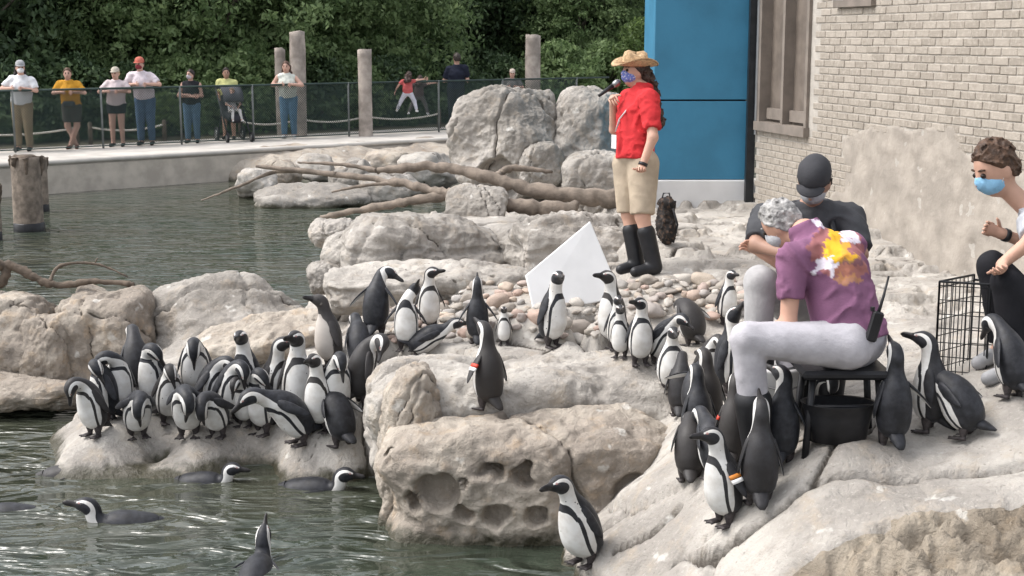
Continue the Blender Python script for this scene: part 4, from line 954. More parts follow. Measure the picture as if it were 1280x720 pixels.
penguin(838, 490, 5, 'stand', 'plump white-bellied penguin facing out in the gap before the crowd', .46, group=GC, fat=1.15, neck=15)
penguin(866, 432, 205, 'bend', 'bulky black-backed penguin bowing beside the cobbles', .50, group=GC, fat=1.15, twist=-50)
penguin(908, 404, 25, 'stand', 'clean white-chested penguin by the grey-trousered knee of the masked keeper', .42, group=GC)
penguin(912, 492, 60, 'lookup', 'penguin raising its bill at the knee of the purple-shirted keeper', .52, group=GC, twist=-20)
penguin(885, 486, 20, 'nod', 'penguin bowing its striped head between the crowd and the keeper', .44, group=GC)
penguin(866, 520, 160, 'hunch', 'penguin sticking one grey flipper straight out in the crowd', .44, group=GC, fl=62, lean=20, neck=40)
penguin(872, 562, 190, 'stand', 'penguin with a white side stripe and back turned in the middle of the crowd', .50, group=GC, head=85)
penguin(862, 602, 175, 'hunch', 'dark penguin bent forward beside the pitted boulder', .50, group=GC, lean=14, neck=60)
penguin(916, 580, 165, 'stand', 'penguin facing the keeper with a small red mark on its flipper', .50, group=GC, band=('fl', 'red', None))
penguin(905, 654, -62, 'stand', 'penguin leading the crowd with a white hooked head and an orange and white band', .54, group=GC, twist=0, band=('fl', 'orange', 'white'), fl=26, lean=12)
penguin(948, 630, 178, 'up', 'tall penguin facing the keeper, a white line down each side of its neck', .54, group=GC, head=55, neck=0)
penguin(976, 580, 160, 'lookr', 'penguin beside the stool turning its striped cheek to the right', .52, group=GC, twist=60, fr=26)
penguin(850, 520, 170, 'nod', 'dark penguin squeezed against the right end of the flat rock', .46, group=GC)
penguin(884, 540, 200, 'stand', 'penguin showing a grey nape in the thick of the crowd', .50, group=GC, head=85)
penguin(930, 560, 150, 'lookup', 'penguin stretching up beside the keeper\'s black boot', .50, group=GC)
penguin(895, 600, 195, 'hunch', 'stooping dark penguin behind the banded leader', .50, group=GC)
penguin(1030, 510, 0, 'bend', 'penguin half hidden under the stool with pale belly showing', .42, group=GC)
penguin(1114, 557, 186, 'up', 'straight-backed penguin behind the keeper holding one flipper away from its side', .53, group=GC, fl=14, fr=42, head=62)
penguin(1160, 538, -120, 'stand', 'brownish penguin with a pale face stripe and pinkish chest by the wire crate', .53, group=GC, lean=4, head=74)
penguin(1208, 547, 228, 'bend', 'large black-backed penguin bending down with tail stuck out by the wire crate', .52, group=GC, lean=26, hunch=30, neck=80, fat=1.1)
penguin(1266, 496, 205, 'hunch', 'penguin with a blue flipper band bending at the feet of the brown-haired man', .50, group=GC, lean=16, hunch=16, neck=30, band=('fr', 'blue', None), fr=24, fl=24)
penguin(731, 704, -50, 'stand', 'penguin leaning forward alone at the water edge below the pitted boulder', .53, lean=24, head=66, neck=4, fat=1.1)
# swimmers
penguin(62, 592, 95, 'swim_down', 'swimming penguin with its face dipped under near the shelf corner', .50, zoff=-.10, group=GS)
penguin(40, 634, -85, 'swim', 'swimming penguin cut by the picture edge, white ring on its head', .52, zoff=-.135, group=GS)
penguin(190, 648, -84, 'swim', 'swimming penguin with raised striped head trailing a long low back', .56, zoff=-.125, group=GS)
penguin(232, 598, 80, 'swim', 'swimming penguin just off the shelf with head turned down', .48, zoff=-.10, group=GS, head=85)
penguin(365, 606, 76, 'swim', 'swimming penguin nearing the pitted boulder with one flipper tip out of the water', .54, zoff=-.11, group=GS, head=85, fl=80)
penguin(312, 722, 175, 'swim_up', 'swimming penguin seen from behind with its head stretched up', .50, zoff=-.13, group=GS)
# ------------------------------------------------------------------ people: signed distance bodies meshed with surface nets
def surf_nets(D, org, vx):
    sg = D < 0; nx, ny, nz = D.shape
    c = np.zeros((nx - 1, ny - 1, nz - 1), np.int8)
    for a in (0, 1):
        for b in (0, 1):
            for d in (0, 1): c += sg[a:nx - 1 + a, b:ny - 1 + b, d:nz - 1 + d]
    act = (c > 0) & (c < 8); idx = -np.ones(act.shape, np.int64); I = np.argwhere(act); idx[act] = np.arange(len(I))
    acc = np.zeros((len(I), 3)); cn = np.zeros(len(I))
    cor = np.array([(a, b, d) for a in (0, 1) for b in (0, 1) for d in (0, 1)])
    for i in range(8):
        for j in range(i + 1, 8):
            if np.abs(cor[i] - cor[j]).sum() != 1: continue
            d0 = D[tuple((I + cor[i]).T)]; d1 = D[tuple((I + cor[j]).T)]; m = (d0 < 0) != (d1 < 0); t = np.where(m, d0 / np.where(m, d0 - d1, 1), 0)
            acc += np.where(m[:, None], cor[i] + (cor[j] - cor[i]) * t[:, None], 0); cn += m
    V = (I + acc / cn[:, None]) * vx + org; Fc = []
    for ax in range(3):
        o1, o2 = (ax + 1) % 3, (ax + 2) % 3; sl0 = [slice(None)] * 3; sl1 = [slice(None)] * 3; sl0[ax] = slice(0, -1); sl1[ax] = slice(1, None)
        ch = sg[tuple(sl0)] != sg[tuple(sl1)]; E = np.argwhere(ch); 
        E = E[(E[:, o1] > 0) & (E[:, o2] > 0) & (E[:, o1] < D.shape[o1] - 1) & (E[:, o2] < D.shape[o2] - 1)]
        def cell(da, db): q = E.copy(); q[:, o1] -= da; q[:, o2] -= db; return idx[tuple(q.T)]
        q = np.stack([cell(1, 1), cell(0, 1), cell(0, 0), cell(1, 0)], 1); ins = sg[tuple(E.T)]
        q[~ins] = q[~ins][:, ::-1]; Fc.append(q)
    Fc = np.vstack(Fc); return V, Fc[(Fc >= 0).all(1)]
def sdf_build(prims, vx, blend=.025, wrinkle=0., wfreq=9, seed=0, sub=None):
    """prims: ('c', a, b, ra, rb, n, k, clip) tapered capsule (n,k squash) | ('e', c, R(3x3 columns), radii); sub: list of cutting planes (point, normal) removed on the normal side"""
    lo = np.full(3, 9e9); hi = -lo; bbs = []
    for p in prims:
        if p[0] == 'c':
            r = max(p[3], p[4]) * max(1, p[6] if len(p) > 6 and p[6] else 1) + .01; l_, h_ = np.minimum(p[1], p[2]) - r, np.maximum(p[1], p[2]) + r
        else: r = max(p[3]) + .01; l_, h_ = p[1] - r, p[1] + r
        bbs.append((l_, h_)); lo = np.minimum(lo, l_); hi = np.maximum(hi, h_)
    lo = lo - 3 * vx; n = np.ceil((hi - lo) / vx).astype(int) + 4; D = np.full(n, .3)
    for p, (l_, h_) in zip(prims, bbs):
        i0 = np.maximum(0, ((l_ - blend - .02 - lo) / vx).astype(int)); i1 = np.minimum(n, np.ceil((h_ + blend + .02 - lo) / vx).astype(int) + 1)
        ax = [lo[k] + vx * np.arange(i0[k], i1[k]) for k in range(3)]; G = np.stack(np.meshgrid(*ax, indexing='ij'), -1)
        if p[0] == 'c':
            a, b, ra, rb = p[1:5]; nn = p[5] if len(p) > 5 else None; ba = b - a; L2 = ba @ ba + 1e-12; tt = (G - a) @ ba / L2; t = np.clip(tt, 0, 1)
            v = G - a - t[..., None] * ba
            if nn is not None: v = v + (v @ nn)[..., None] * nn * (1 / p[6] - 1)
            d = np.linalg.norm(v, axis=-1) - (ra + (rb - ra) * t)
            if len(p) > 7 and p[7]: d = np.maximum(d, (tt - 1) * math.sqrt(L2))
        else:
            q = (G - p[1]) @ p[2] / np.array(p[3]); rr = np.linalg.norm(q, axis=-1); d = (rr - 1) * min(p[3])
        sl = tuple(slice(i0[k], i1[k]) for k in range(3)); o = D[sl]; h = np.clip(.5 + .5 * (o - d) / blend, 0, 1); D[sl] = o * (1 - h) + d * h - blend * h * (1 - h)
    if wrinkle or sub:
        ax = [lo[k] + vx * np.arange(n[k]) for k in range(3)]; G = np.stack(np.meshgrid(*ax, indexing='ij'), -1)
        if wrinkle:
            m = np.abs(D) < .05; D[m] += wrinkle * np.minimum(.12, 2.4 * np.abs(fbm(G[m] * wfreq + .35 * np.sin(G[m][:, ::-1] * 17), 3, seed)) - .95)
        for (pt, nr) in (sub or []): D = np.maximum(D, (G - pt) @ nr)
    return surf_nets(D, lo, vx)
def nrm(v): v = np.array(v, float); return v / max(np.linalg.norm(v), 1e-9)
def fingers(mb, wrist, hd, pn, curl=25, r=.0085, L=.075, n=6, thumb=1):
    """four unequal fingers and a thumb leaving the side of the palm"""
    sd_ = np.cross(hd, pn); ln = [.9, 1.05, 1.0, .78]
    for i in range(4):
        b = wrist + hd * .085 + sd_ * (.030 - .020 * i); d = hd.copy(); pts = [b - hd * .02, b]; 
        for k, fr in enumerate((.45, .32, .23)):
            an = math.radians(curl * (1 + .5 * k)); d = nrm(d * math.cos(an) + pn * math.sin(an)); pts.append(pts[-1] + d * L * ln[i] * fr)
        mb.tube(pts, [r, r, r * .95, r * .85, r * .6], n)
    b = wrist + hd * .03 + sd_ * .034 * thumb; d = nrm(hd * .7 + sd_ * thumb * .7 + pn * .25); pts = [b - d * .015, b, b + d * .03, b + d * .03 + nrm(d + hd * .6 + pn * .4) * .028]; mb.tube(pts, [r * 1.2, r * 1.2, r * 1.05, r * .7], n)
SK = {}
def skin(col):
    if col not in SK: SK[col] = simple('skin', col, .55, .08, 8, .05, 60, spec=.35); 
    return SK[col]
CL = {}
def cloth(col, nm='fabric', rough=.85):
    if (col, nm) not in CL: CL[(col, nm)] = simple(nm, col, rough, .13, 9, .25, 120, spec=.15)
    return CL[(col, nm)]
def person(label, J, vx=.013, skin_c=(.5, .3, .22), shirt=(.5, .5, .5), sleeve=.75, lower=(.1, .1, .1), lower_kind='pants', shoe=(.03, .03, .03), boot=False, hair=None, hair_long=0., hair_back=.03, hat=None, mask=None, hem=.0, sc=1., girth=1., name='person', group=None, hands=True, curlL=25, curlR=25, bald=False, headsc=1.0, extra=None):
    """J: world joints: pelvis chest neck head hf(face dir) sl sr el er wl wr hl hr kl kr al ar tl tr (shoulder/elbow/wrist/hip/knee/ankle/toe)"""
    base = np.array([(J['al'][0] + J['ar'][0]) / 2, (J['al'][1] + J['ar'][1]) / 2, min(J['al'][2], J['ar'][2]) - .07])
    J = {k: (np.array(v, float) if k in ('hf', 'hu') else np.array(v, float) - base) for k, v in J.items()}
    root = empty(name, base); tag(root, label, 'person', group)
    side = nrm(J['sl'] - J['sr']); upv = nrm(J['neck'] - J['pelvis']); fwd = nrm(np.cross(upv, side)) * -1
    if fwd @ J['hf'] < -.3 and False: fwd = -fwd
    hu = nrm(J.get('hu', np.array([0, 0, 1.]))); hf = nrm(J['hf'] - hu * (J['hf'] @ hu)); hs = np.cross(hf, hu)
    hR = np.stack([hs, hf, hu], 1); hk = sc * headsc; hc = J['head']
    G = girth * sc
    def torso(e): return [('c', J['pelvis'], (J['pelvis'] + J['chest']) / 2, .118 * G + e, .112 * G + e, side, 1.32), ('c', (J['pelvis'] + J['chest']) / 2, J['chest'], .112 * G + e, .122 * G + e, side, 1.32), ('c', J['sl'] * .86 + J['sr'] * .14, J['sr'] * .86 + J['sl'] * .14, .062 * sc + e, .062 * sc + e), ('c', J['chest'], J['neck'], .115 * G + e, .06 * sc + e, side, 1.2)]
    def arm(s, e, f0=0, f1=1, clip=True):
        sh, el, wr = J['s' + s], J['e' + s], J['w' + s]; out = []
        if f1 <= 1: out.append(('c', sh, sh + (el - sh) * f1, .058 * sc + e, (.058 - .014 * f1) * sc + e, None, None, clip))
        else: out += [('c', sh, el, .056 * sc + e, .044 * sc + e), ('c', el, el + (wr - el) * (f1 - 1), .044 * sc + e, (.044 - .014 * (f1 - 1)) * sc + e, None, None, clip)]
        return [tuple(o if not (i in (5, 6) and o is None) else None for i, o in enumerate(p)) if p[5:6] != (None,) else p for p in out]
    def leg(s, e, f1=2, clip=True):
        hp, kn, an = J['h' + s], J['k' + s], J['a' + s]; out = []
        if f1 <= 1: out.append(('c', hp, hp + (kn - hp) * f1, .092 * G + e, (.092 - .03 * f1) * G + e, None, None, clip))
        else: out += [('c', hp, kn, .092 * G + e, .062 * G + e), ('c', kn, kn + (an - kn) * (f1 - 1), .060 * G + e, (.060 - .018 * (f1 - 1)) * G + e, None, None, clip)]
        return out
    # body
    B = torso(0) + [('c', J['neck'] - upv * .02, hc - hu * .07 * hk, .056 * sc, .05 * sc), ('e', hc + hu * .012 * hk, hR, np.array([.074, .094, .112]) * hk), ('e', hc - hu * .055 * hk + hf * .022 * hk, hR, np.array([.056, .066, .062]) * hk), ('c', hc + hf * .088 * hk + hu * .01 * hk, hc + hf * .108 * hk - hu * .022 * hk, .010 * hk, .014 * hk)]
    for sg in (1, -1): B.append(('e', hc + hs * sg * .076 * hk - hf * .005 * hk - hu * .005 * hk, hR, np.array([.010, .02, .03]) * hk))
    for s in 'lr':
        B += [('c', J['s' + s], J['e' + s], .052 * sc, .041 * sc), ('c', J['e' + s], J['w' + s], .041 * sc, .028 * sc)] + [('c', J['h' + s], J['k' + s], .088 * G, .058 * G), ('c', J['k' + s], J['a' + s], .056 * G, .038 * G), ('c', J['a' + s], J['t' + s], .036 * sc, .028 * sc)]
        hd = nrm(J['w' + s] - J['e' + s]); hd = nrm(J['hd' + s]) if 'hd' + s in J else hd
        pn = nrm(np.cross(np.cross(hd, J.get('pn' + s, -side if s == 'l' else side)), hd)); B.append(('c', J['w' + s] + hd * .015 * sc, J['w' + s] + hd * .075 * sc, .030 * sc, .036 * sc, pn, .5))
    V, Fq = sdf_build(B, vx, .022)
    mb = MB()
    if hands:
        for s in 'lr':
            hd = nrm(J['w' + s] - J['e' + s]); hd = nrm(J['hd' + s]) if 'hd' + s in J else hd
            pn = nrm(np.cross(np.cross(hd, J.get('pn' + s, -side if s == 'l' else side)), hd)); fingers(mb, J['w' + s], hd, pn, curlL if s == 'l' else curlR, .0088 * sc, .075 * sc)
    Fl = Fq.tolist() + [[i + len(V) for i in f] for f in mb.f]; V2 = np.vstack([V, np.array(mb.v)]) if mb.v else V
    mesh_obj('body', V2, Fl, skin(skin_c), root)
    # eyes and brows
    for sg in (1, -1):
        D_, Fc_ = ico(2); q = hc + hf * .086 * hk + hs * sg * .031 * hk + hu * .012 * hk; mesh_obj('eye', D_ * np.array([1, 1, 1]) * .0125 * hk + q, Fc_, M['eye'], root)
        m = MB(); b0 = hc + hf * .09 * hk + hu * .036 * hk; m.tube([b0 + hs * sg * .016 * hk, b0 + hs * sg * .034 * hk + hu * .005 * hk, b0 + hs * sg * .05 * hk - hf * .012 * hk], .005 * hk, 5); m.build('eyebrow', hair_mat(hair or (.05, .035, .025)), root, True)
    if not mask:
        m = MB(); b0 = hc + hf * .088 * hk - hu * .058 * hk; m.tube([b0 + hs * .022 * hk - hf * .006, b0, b0 - hs * .022 * hk - hf * .006], .006 * hk, 5); m.build('lips', cloth((.36, .13, .11), 'lip'), root, True)
    # lower clothes first, then the shirt over them
    if lower_kind == 'shorts': Lp = leg('l', .022 * sc, .80) + leg('r', .022 * sc, .80)
    elif lower_kind == 'long_shorts': Lp = leg('l', .03 * sc, .97) + leg('r', .03 * sc, .97)
    elif lower_kind == 'short_shorts': Lp = leg('l', .018 * sc, .42) + leg('r', .018 * sc, .42)
    else: Lp = leg('l', .016 * sc, 1.93) + leg('r', .016 * sc, 1.93)
    Lp += [('c', J['hl'], J['hr'], .10 * G, .10 * G), ('c', J['pelvis'], J['pelvis'] + (J['chest'] - J['pelvis']) * .3, .124 * G, .122 * G, side, 1.32)]
    V, Fq = sdf_build(Lp, vx, .02, .003 * sc, 6, 3); quads_obj('shorts' if 'shorts' in lower_kind else 'trousers', V, Fq, cloth(lower, 'trouser_cloth'), root)
    Sp = torso(.016 * sc)
    Sp[0] = ('c', J['pelvis'] + (J['chest'] - J['pelvis']) * (.02 - hem), (J['pelvis'] + J['chest']) / 2, .124 * G + .012, .116 * G + .014, side, 1.32)
    if sleeve: Sp += arm('l', .02 * sc, 0, sleeve) + arm('r', .02 * sc, 0, sleeve)
    subs = [(J['neck'] + upv * .035 * sc, upv), (J['pelvis'] + (J['chest'] - J['pelvis']) * (-.06 - hem), -upv)]
    V, Fq = sdf_build(Sp, vx, .03, .012 * sc, 8, 5, subs); sh = quads_obj('shirt', V, Fq, shirt if hasattr(shirt, 'node_tree') else cloth(shirt), root)
    for s in 'lr':
        an, to, kn = J['a' + s], J['t' + s], J['k' + s]; d = nrm(to - an)
        if boot: Bp = [('c', kn + (an - kn) * .30, an, .068 * G, .052 * sc, None, None), ('c', an, to, .05 * sc, .042 * sc)]; Bp[0] = ('c', kn + (an - kn) * boot, an, (.084 if lower_kind == 'pants' else .068) * G, .064 * sc)
        else: Bp = [('c', an - d * .03 - np.array([0, 0, .02]), to, .046 * sc, .038 * sc)]
        V, Fq = sdf_build([p for p in Bp], vx * .9, .02, 0, 9, 0, [(np.array([0, 0, min(an[2], to[2]) - .062 * sc]), np.array([0, 0, -1.]))]); quads_obj('boot' if boot else 'shoe', V, Fq, M['black_rubber'] if boot else cloth(shoe, 'shoe'), root)
    if hair and not bald:
        hm = hair_mat(hair); Hp = [('e', hc + hu * .018 * hk - hf * .008 * hk, hR, np.array([.085, .103, .120]) * hk)]
        V, Fq = sdf_build(Hp, vx * .8, .02, .012 * hk, 22, 7, [(hc + hf * .045 * hk + hu * .045 * hk, nrm(hf * .75 - hu * .65)), (hc - hu * .055 * hk, -hu)]); quads_obj('hair', V, Fq, hm, root)
        if hair_long:
            Hp = []
            for k in range(7):
                a = (k - 3) / 3.; b0 = hc - hf * .065 * hk + hs * a * .06 * hk + hu * .03; b1 = b0 - hu * .15 - hf * .06 * hk; b2 = np.array([*(b1[:2] - hf[:2] * hair_back), b0[2] - hair_long * (1 - .12 * abs(a))]); Hp += [('c', b0, b1, .03 * hk, .038 * hk), ('c', b1, b2, .046 * hk, .026 * hk)]
            V, Fq = sdf_build(Hp, vx * .8, .02, .03, 16, 9); quads_obj('long_hair', V, Fq, hm, root)
    if mask:
        V, Fq = sdf_build([('e', hc - hu * .042 * hk + hf * .036 * hk, hR, np.array([.066, .068, .056]) * hk), ('e', hc - hu * .02 * hk + hf * .07 * hk, hR, np.array([.034, .047, .04]) * hk)], vx * .7, .02, .003, 30, 2, [(hc + hf * .018 * hk, -hf)]); quads_obj('face_mask', V, Fq, mask if hasattr(mask, 'node_tree') else cloth(mask, 'mask_cloth'), root)
        m = MB()
        for sg in (1, -1): m.tube([hc + hs * sg * .058 * hk + hf * .04 * hk - hu * .03 * hk, hc + hs * sg * .079 * hk + hf * .005 * hk - hu * .004 * hk, hc + hs * sg * .06 * hk + hf * .04 * hk - hu * .055 * hk], .0025, 4)
        m.build('mask_strap', cloth((.6, .6, .6), 'strap'), root)
    if hat:
        kind, hcol = hat; m = MB(); Rm = hR
        if kind == 'cap':
            prof = [(.10, .0), (.104, .03), (.097, .07), (.07, .105), (.03, .12), (.004, .122)]; m.lathe([(r * hk, z * hk) for r, z in prof], hc + hu * .035 * hk, 20, .86, 1.05, Rm)
            pk = [hc + hu * .045 * hk + hf * (.09 + .07 * math.cos(a)) * hk + hs * .075 * math.sin(a) * hk - hu * .012 * math.cos(a) for a in np.linspace(-math.pi / 2, math.pi / 2, 11)]; pk2 = [q + hu * .008 for q in pk]
            m.add(pk + pk2, [tuple(range(11))[::-1], tuple(range(11, 22))] + [(i, i + 1, 12 + i, 11 + i) for i in range(10)]); m.build('cap', cloth(hcol, 'cap_cloth'), root, True)
        else:
            V = []; n = 40
            prof = [(.096, .0), (.098, .02), (.096, .06), (.086, .095), (.06, .108), (.02, .10), (.002, .098)]
            for i, (r, z) in enumerate([(.175, .010), (.178, .018), (.15, .012), (.12, .004)] + prof):
                for k in range(n):
                    a = 2 * math.pi * k / n; curl = (max(0, abs(math.cos(a))) ** 2) * .055 * max(0, (r - .1) / .075); fr_ = .0 if i < 4 else (.018 * math.cos(2 * a) * (z / .1)); dent = -.02 * (i > 7) * abs(math.sin(a)) * 0
                    V.append(hc + hs * r * math.cos(a) * .9 * hk + hf * r * 1.12 * math.sin(a) * hk + hu * (z + curl - fr_ - .02 * max(0, math.sin(a)) * (i < 2) + .045) * hk)
            nr_ = 4 + len(prof); Fq = [(i * n + k, i * n + (k + 1) % n, (i + 1) * n + (k + 1) % n, (i + 1) * n + k) for i in range(nr_ - 1) for k in range(n)] + [tuple((nr_ - 1) * n + k for k in range(n))]
            ho = mesh_obj('hat', V, Fq, M['straw'], root); md = ho.modifiers.new('s', 'SOLIDIFY'); md.thickness = .006
            m = MB(); ring = []
            for z in (.004, .03):
                for k in range(n): a = 2 * math.pi * k / n; ring.append(hc + hs * .102 * math.cos(a) * .9 * hk + hf * .102 * 1.12 * math.sin(a) * hk + hu * (z + .045) * hk)
            m.add(ring, [(i, (i + 1) % n, n + (i + 1) % n, n + i) for i in range(n)]); m.build('hat_band', M['straw_dark'], ho, True)
    return root, J, base, dict(side=side, up=upv, fwd=fwd, hc=hc, hf=hf, hu=hu, hs=hs)
HM = {}
def hair_mat(col):
    if col not in HM: HM[col] = simple('hair', col, .5, .45, 30, .6, 90)
    return HM[col]
g = NG('eye'); g.b.inputs['Base Color'].default_value = (.03, .02, .015, 1); g.b.inputs['Roughness'].default_value = .15; M['eye'] = g.m
M['straw'] = simple('straw', (.47, .32, .185), .8, .3, 45, .7, 120); M['straw_dark'] = simple('straw_dark', (.2, .11, .055), .8, .3, 45, .5, 120)
g = NG('floral_mask'); vv = g.obj(); vo = g.n('ShaderNodeTexVoronoi', Scale=70.0); g.l(vv, vo.inputs['Vector']); c = g.mix(g.ramp(vo.outputs['Distance'], .25, .45), (.50, .50, .62), (.14, .18, .46)); g.l(c, g.b.inputs['Base Color']); g.b.inputs['Roughness'].default_value = .85; M['floral'] = g.m

# ---- presenter in red, facing left with a microphone
d0 = F / 163
def j(px, py, d=None): return at(px, py, d0 if d is None else d)
gz_ = hit(812, 344)[0]; d0 = float((gz_ - CAM) @ FW); S0 = F / d0
J = dict(pelvis=j(793, 192), chest=j(796, 142), neck=j(803, 110), head=j(793, 90), hf=np.array([-.9, -.42, -.05]), hu=np.array([0.06, 0, 1]),
         sl=j(812, 124, d0 - .20), sr=j(786, 124, d0 + .17), el=j(816, 172, d0 - .29), wl=j(802, 210, d0 - .29), er=j(768, 162, d0 + .2), wr=j(766, 122, d0 + .02),
         hl=j(804, 205, d0 - .07), hr=j(785, 205, d0 + .09), kl=j(803, 270, d0 - .09), kr=j(786, 268, d0 + .1), al=j(818, 334, d0 - .07), ar=j(796, 331, d0 + .10), tl=j(794, 340, d0 - .12), tr=j(776, 337, d0 + .06),
         hdr=np.array([-.25, -.2, .95]), pnr=np.array([.2, -.9, .1]), hdl=np.array([-.25, .0, -1.]), pnl=np.array([-.2, .9, 0]))
pr, JL, pb, fr_ = person('presenter in a red tee, straw hat and black boots speaking into a microphone', J, .011, (.52, .31, .23), shirt=(.52, .035, .04), sleeve=.78, lower=(.40, .33, .25), lower_kind='long_shorts', boot=.32, hair=(.045, .028, .022), hair_long=.46, hair_back=.10, hat=('straw', None), mask=M['floral'], girth=1.06, curlR=48, curlL=22, hem=.12)
# her lanyard and badge, watch
m = MB(); side, fwd, upv = fr_['side'], fr_['fwd'], fr_['up']
nk = JL['neck']; chf = (JL['pelvis'] + JL['chest']) / 2
fdir = nrm(fr_['hf'] * np.array([1, 1, 0]))
lp = chf + fdir * .185 * 1.0 + np.array([0, 0, .0])
m.tube([nk + side * .07 + np.array([0, 0, .0]), nk + side * .085 + fdir * .10 - np.array([0, 0, .08]), chf + fdir * .175 + side * .05 + np.array([0, 0, .12]), lp + np.array([0, 0, .02])], .006, 5); m.tube([nk - side * .07, nk - side * .06 + fdir * .10 - np.array([0, 0, .08]), lp + np.array([0, 0, .02])], .006, 5)
m.build('lanyard', cloth((.6, .55, .55), 'ribbon'), pr, True)
m = MB(); Rb = np.stack([nrm(np.cross(fdir, [0, 0, 1.])), fdir, np.array([0, 0, 1.])], 1); m.bbox(lp - np.array([0, 0, .06]) + fdir * .012, (.075, .008, .11), .003, Rb); m.build('badge', M['band_white'], pr)
wdir = nrm(JL['wl'] - JL['el']); m = MB(); m.tube([JL['wl'] - wdir * .045, JL['wl'] - wdir * .02], .037, 14); m.build('watch', M['black_plastic'], pr, True)
# microphone held in her right hand
mw = JL['wr'] + pb; tip = at(779, 98, d0 + .02); tail = at(748, 120, d0 + .02); ax = nrm(tip - tail); m = MB(); q = 1.0
m.tube([tail, tail + ax * .02, tail + ax * .15], [.012, .014, .019], 14); mic = m.build('microphone', M['black_plastic'], None, True); tag(mic, 'handheld black microphone at the presenter\'s masked mouth', 'microphone')
m = MB(); m.tube([tail + ax * .145, tail + ax * .16, tail + ax * .185, tail + ax * .205, tail + ax * .215], [.02, .026, .028, .02, .006], 16); m.build('grille', M['grey_metal'], mic, True)
# dark pack on the ground behind her
q, _ = hit(832, 304); m = MB(); V, Fq = sdf_build([('e', np.array([0, 0, .20]), np.eye(3), np.array([.10, .11, .20])), ('e', np.array([0.02, -.09, .13]), np.eye(3), np.array([.075, .06, .10])), ('e', np.array([0, .0, .40]), np.eye(3), np.array([.085, .08, .06]))], .014, .04, .02, 12, 4)
g_ = NG('pack_cloth'); vv = g_.obj(); g_.l(g_.mix(g_.ramp(g_.noise(26, 4, vv), .5, .62), (.02, .017, .016), (.075, .048, .034)), g_.b.inputs['Base Color']); g_.b.inputs['Roughness'].default_value = .8; M['pack'] = g_.m
pk = quads_obj('backpack', V, Fq, M['pack'], loc=q); pk.scale = (.8, .8, .85); tag(pk, 'dark brown mottled pack hanging by the presenter\'s boots', 'bag')
m = MB(); m.tube([(-.05, .02, .42), (-.03, .02, .50), (.03, .02, .50), (.05, .02, .42)], .009, 6); m.build('handle', M['black_plastic'], pk, True); m = MB(); m.tube([(.06, -.09, .36), (.11, -.11, .2), (.07, -.1, .02)], .012, 6); m.build('strap', M['black_plastic'], pk, True)
# leaning white panel
a, b, c, dd_ = [at(*q) for q in ((738, 276, 10.55), (657, 344, 10.35), (668, 392, 10.3), (778, 372, 10.5))]
n_ = nrm(np.cross(b - a, dd_ - a)); n_ = n_ if n_ @ (CAM - a) > 0 else -n_
P8 = [a, b, c, dd_] + [q - n_ * .025 for q in (a, b, c, dd_)]
o = mesh_obj('white_panel', P8, [(0, 1, 2, 3), (7, 6, 5, 4), (0, 4, 5, 1), (1, 5, 6, 2), (2, 6, 7, 3), (3, 7, 4, 0)], M['white_panel'], smooth=False); tag(o, 'blank white board tilted on one corner among the cobbles', 'board')
bv = o.modifiers.new('b', 'BEVEL'); bv.width = .008; bv.segments = 2

# ---- keeper in purple, seated with his back to us
qf = hit(1050, 545)[0]; dk = float((qf - CAM) @ FW)
D2 = dk - .02
def k2(px, py, o=0.): return at(px, py, D2 + o)
J = dict(pelvis=k2(1068, 425, .02), chest=k2(1040, 340, .08), neck=k2(1006, 288, .12), head=k2(977, 281, .24), hf=np.array([-.62, .45, -.65]), hu=np.array([-.55, .25, .80]),
         sl=k2(992, 322, -.06), sr=k2(1064, 308, .22), el=k2(985, 405, -.06), wl=k2(948, 418, .12), er=k2(1010, 352, .55), wr=k2(955, 318, .55),
         hl=k2(1060, 432, -.07), hr=k2(1066, 436, .16), kl=k2(935, 424, -.10), kr=k2(985, 430, .45), al=k2(950, 500, .0), ar=k2(1000, 500, .45), tl=k2(925, 508, .0), tr=k2(980, 508, .5))
for s in 'lr':
    gq = zdown(J['a' + s][0], J['a' + s][1]); J['a' + s][2] = gq + .075; J['t' + s][2] = zdown(J['t' + s][0], J['t' + s][1]) + .04
g_ = NG('printed_shirt'); ca = g_.n('ShaderNodeAttribute', attribute_name='print'); vv = g_.obj(); g_.l(ca.outputs['Color'], g_.b.inputs['Base Color']); g_.b.inputs['Roughness'].default_value = .85; g_.l(g_.bump(g_.noise(110, 3, vv), .25, .01), g_.b.inputs['Normal']); M['printed'] = g_.m
k2r, JK, kb, fk = person('grey-haired keeper in a purple printed tee sitting on a low stool', J, .0095, (.50, .29, .21), shirt=M['printed'], sleeve=.62, lower=(.41, .395, .42), boot=.5, hair=(.30, .29, .28), girth=1.12, hem=.05, mask=(.5, .5, .52))
sh = [c for c in k2r.children if c.name.startswith('shirt')][0]; n = len(sh.data.vertices); co = np.empty(n * 3, dtype=np.float32); sh.data.vertices.foreach_get('co', co); co = co.reshape(-1, 3) + kb
rel = co - CAM; dpt_ = rel @ FW; sx = 640 + F * (rel @ RT) / dpt_; sy = 360 - F * (rel @ UP) / dpt_          # where on the back each patch of the print sits
nr3 = np.empty(n * 3, dtype=np.float32); sh.data.vertices.foreach_get('normal', nr3); bk = (nr3.reshape(-1, 3) @ -FW) > .12
col = np.tile(np.array([.20, .088, .158]), (n, 1)) * (1 + .12 * fbm(co * 14, 3, 3))[:, None]
wob = 5 * fbm(co * 30, 3, 8); wob2 = 5 * fbm(co * 30 + 9, 3, 9)
def blob(cx, cy, rx, ry, cc, k=1.):
    m_ = bk & ((((sx + wob - cx) / rx) ** 2 + ((sy + wob2 - cy) / ry) ** 2) < 1); col[m_] = col[m_] * (1 - k) + np.array(cc) * k
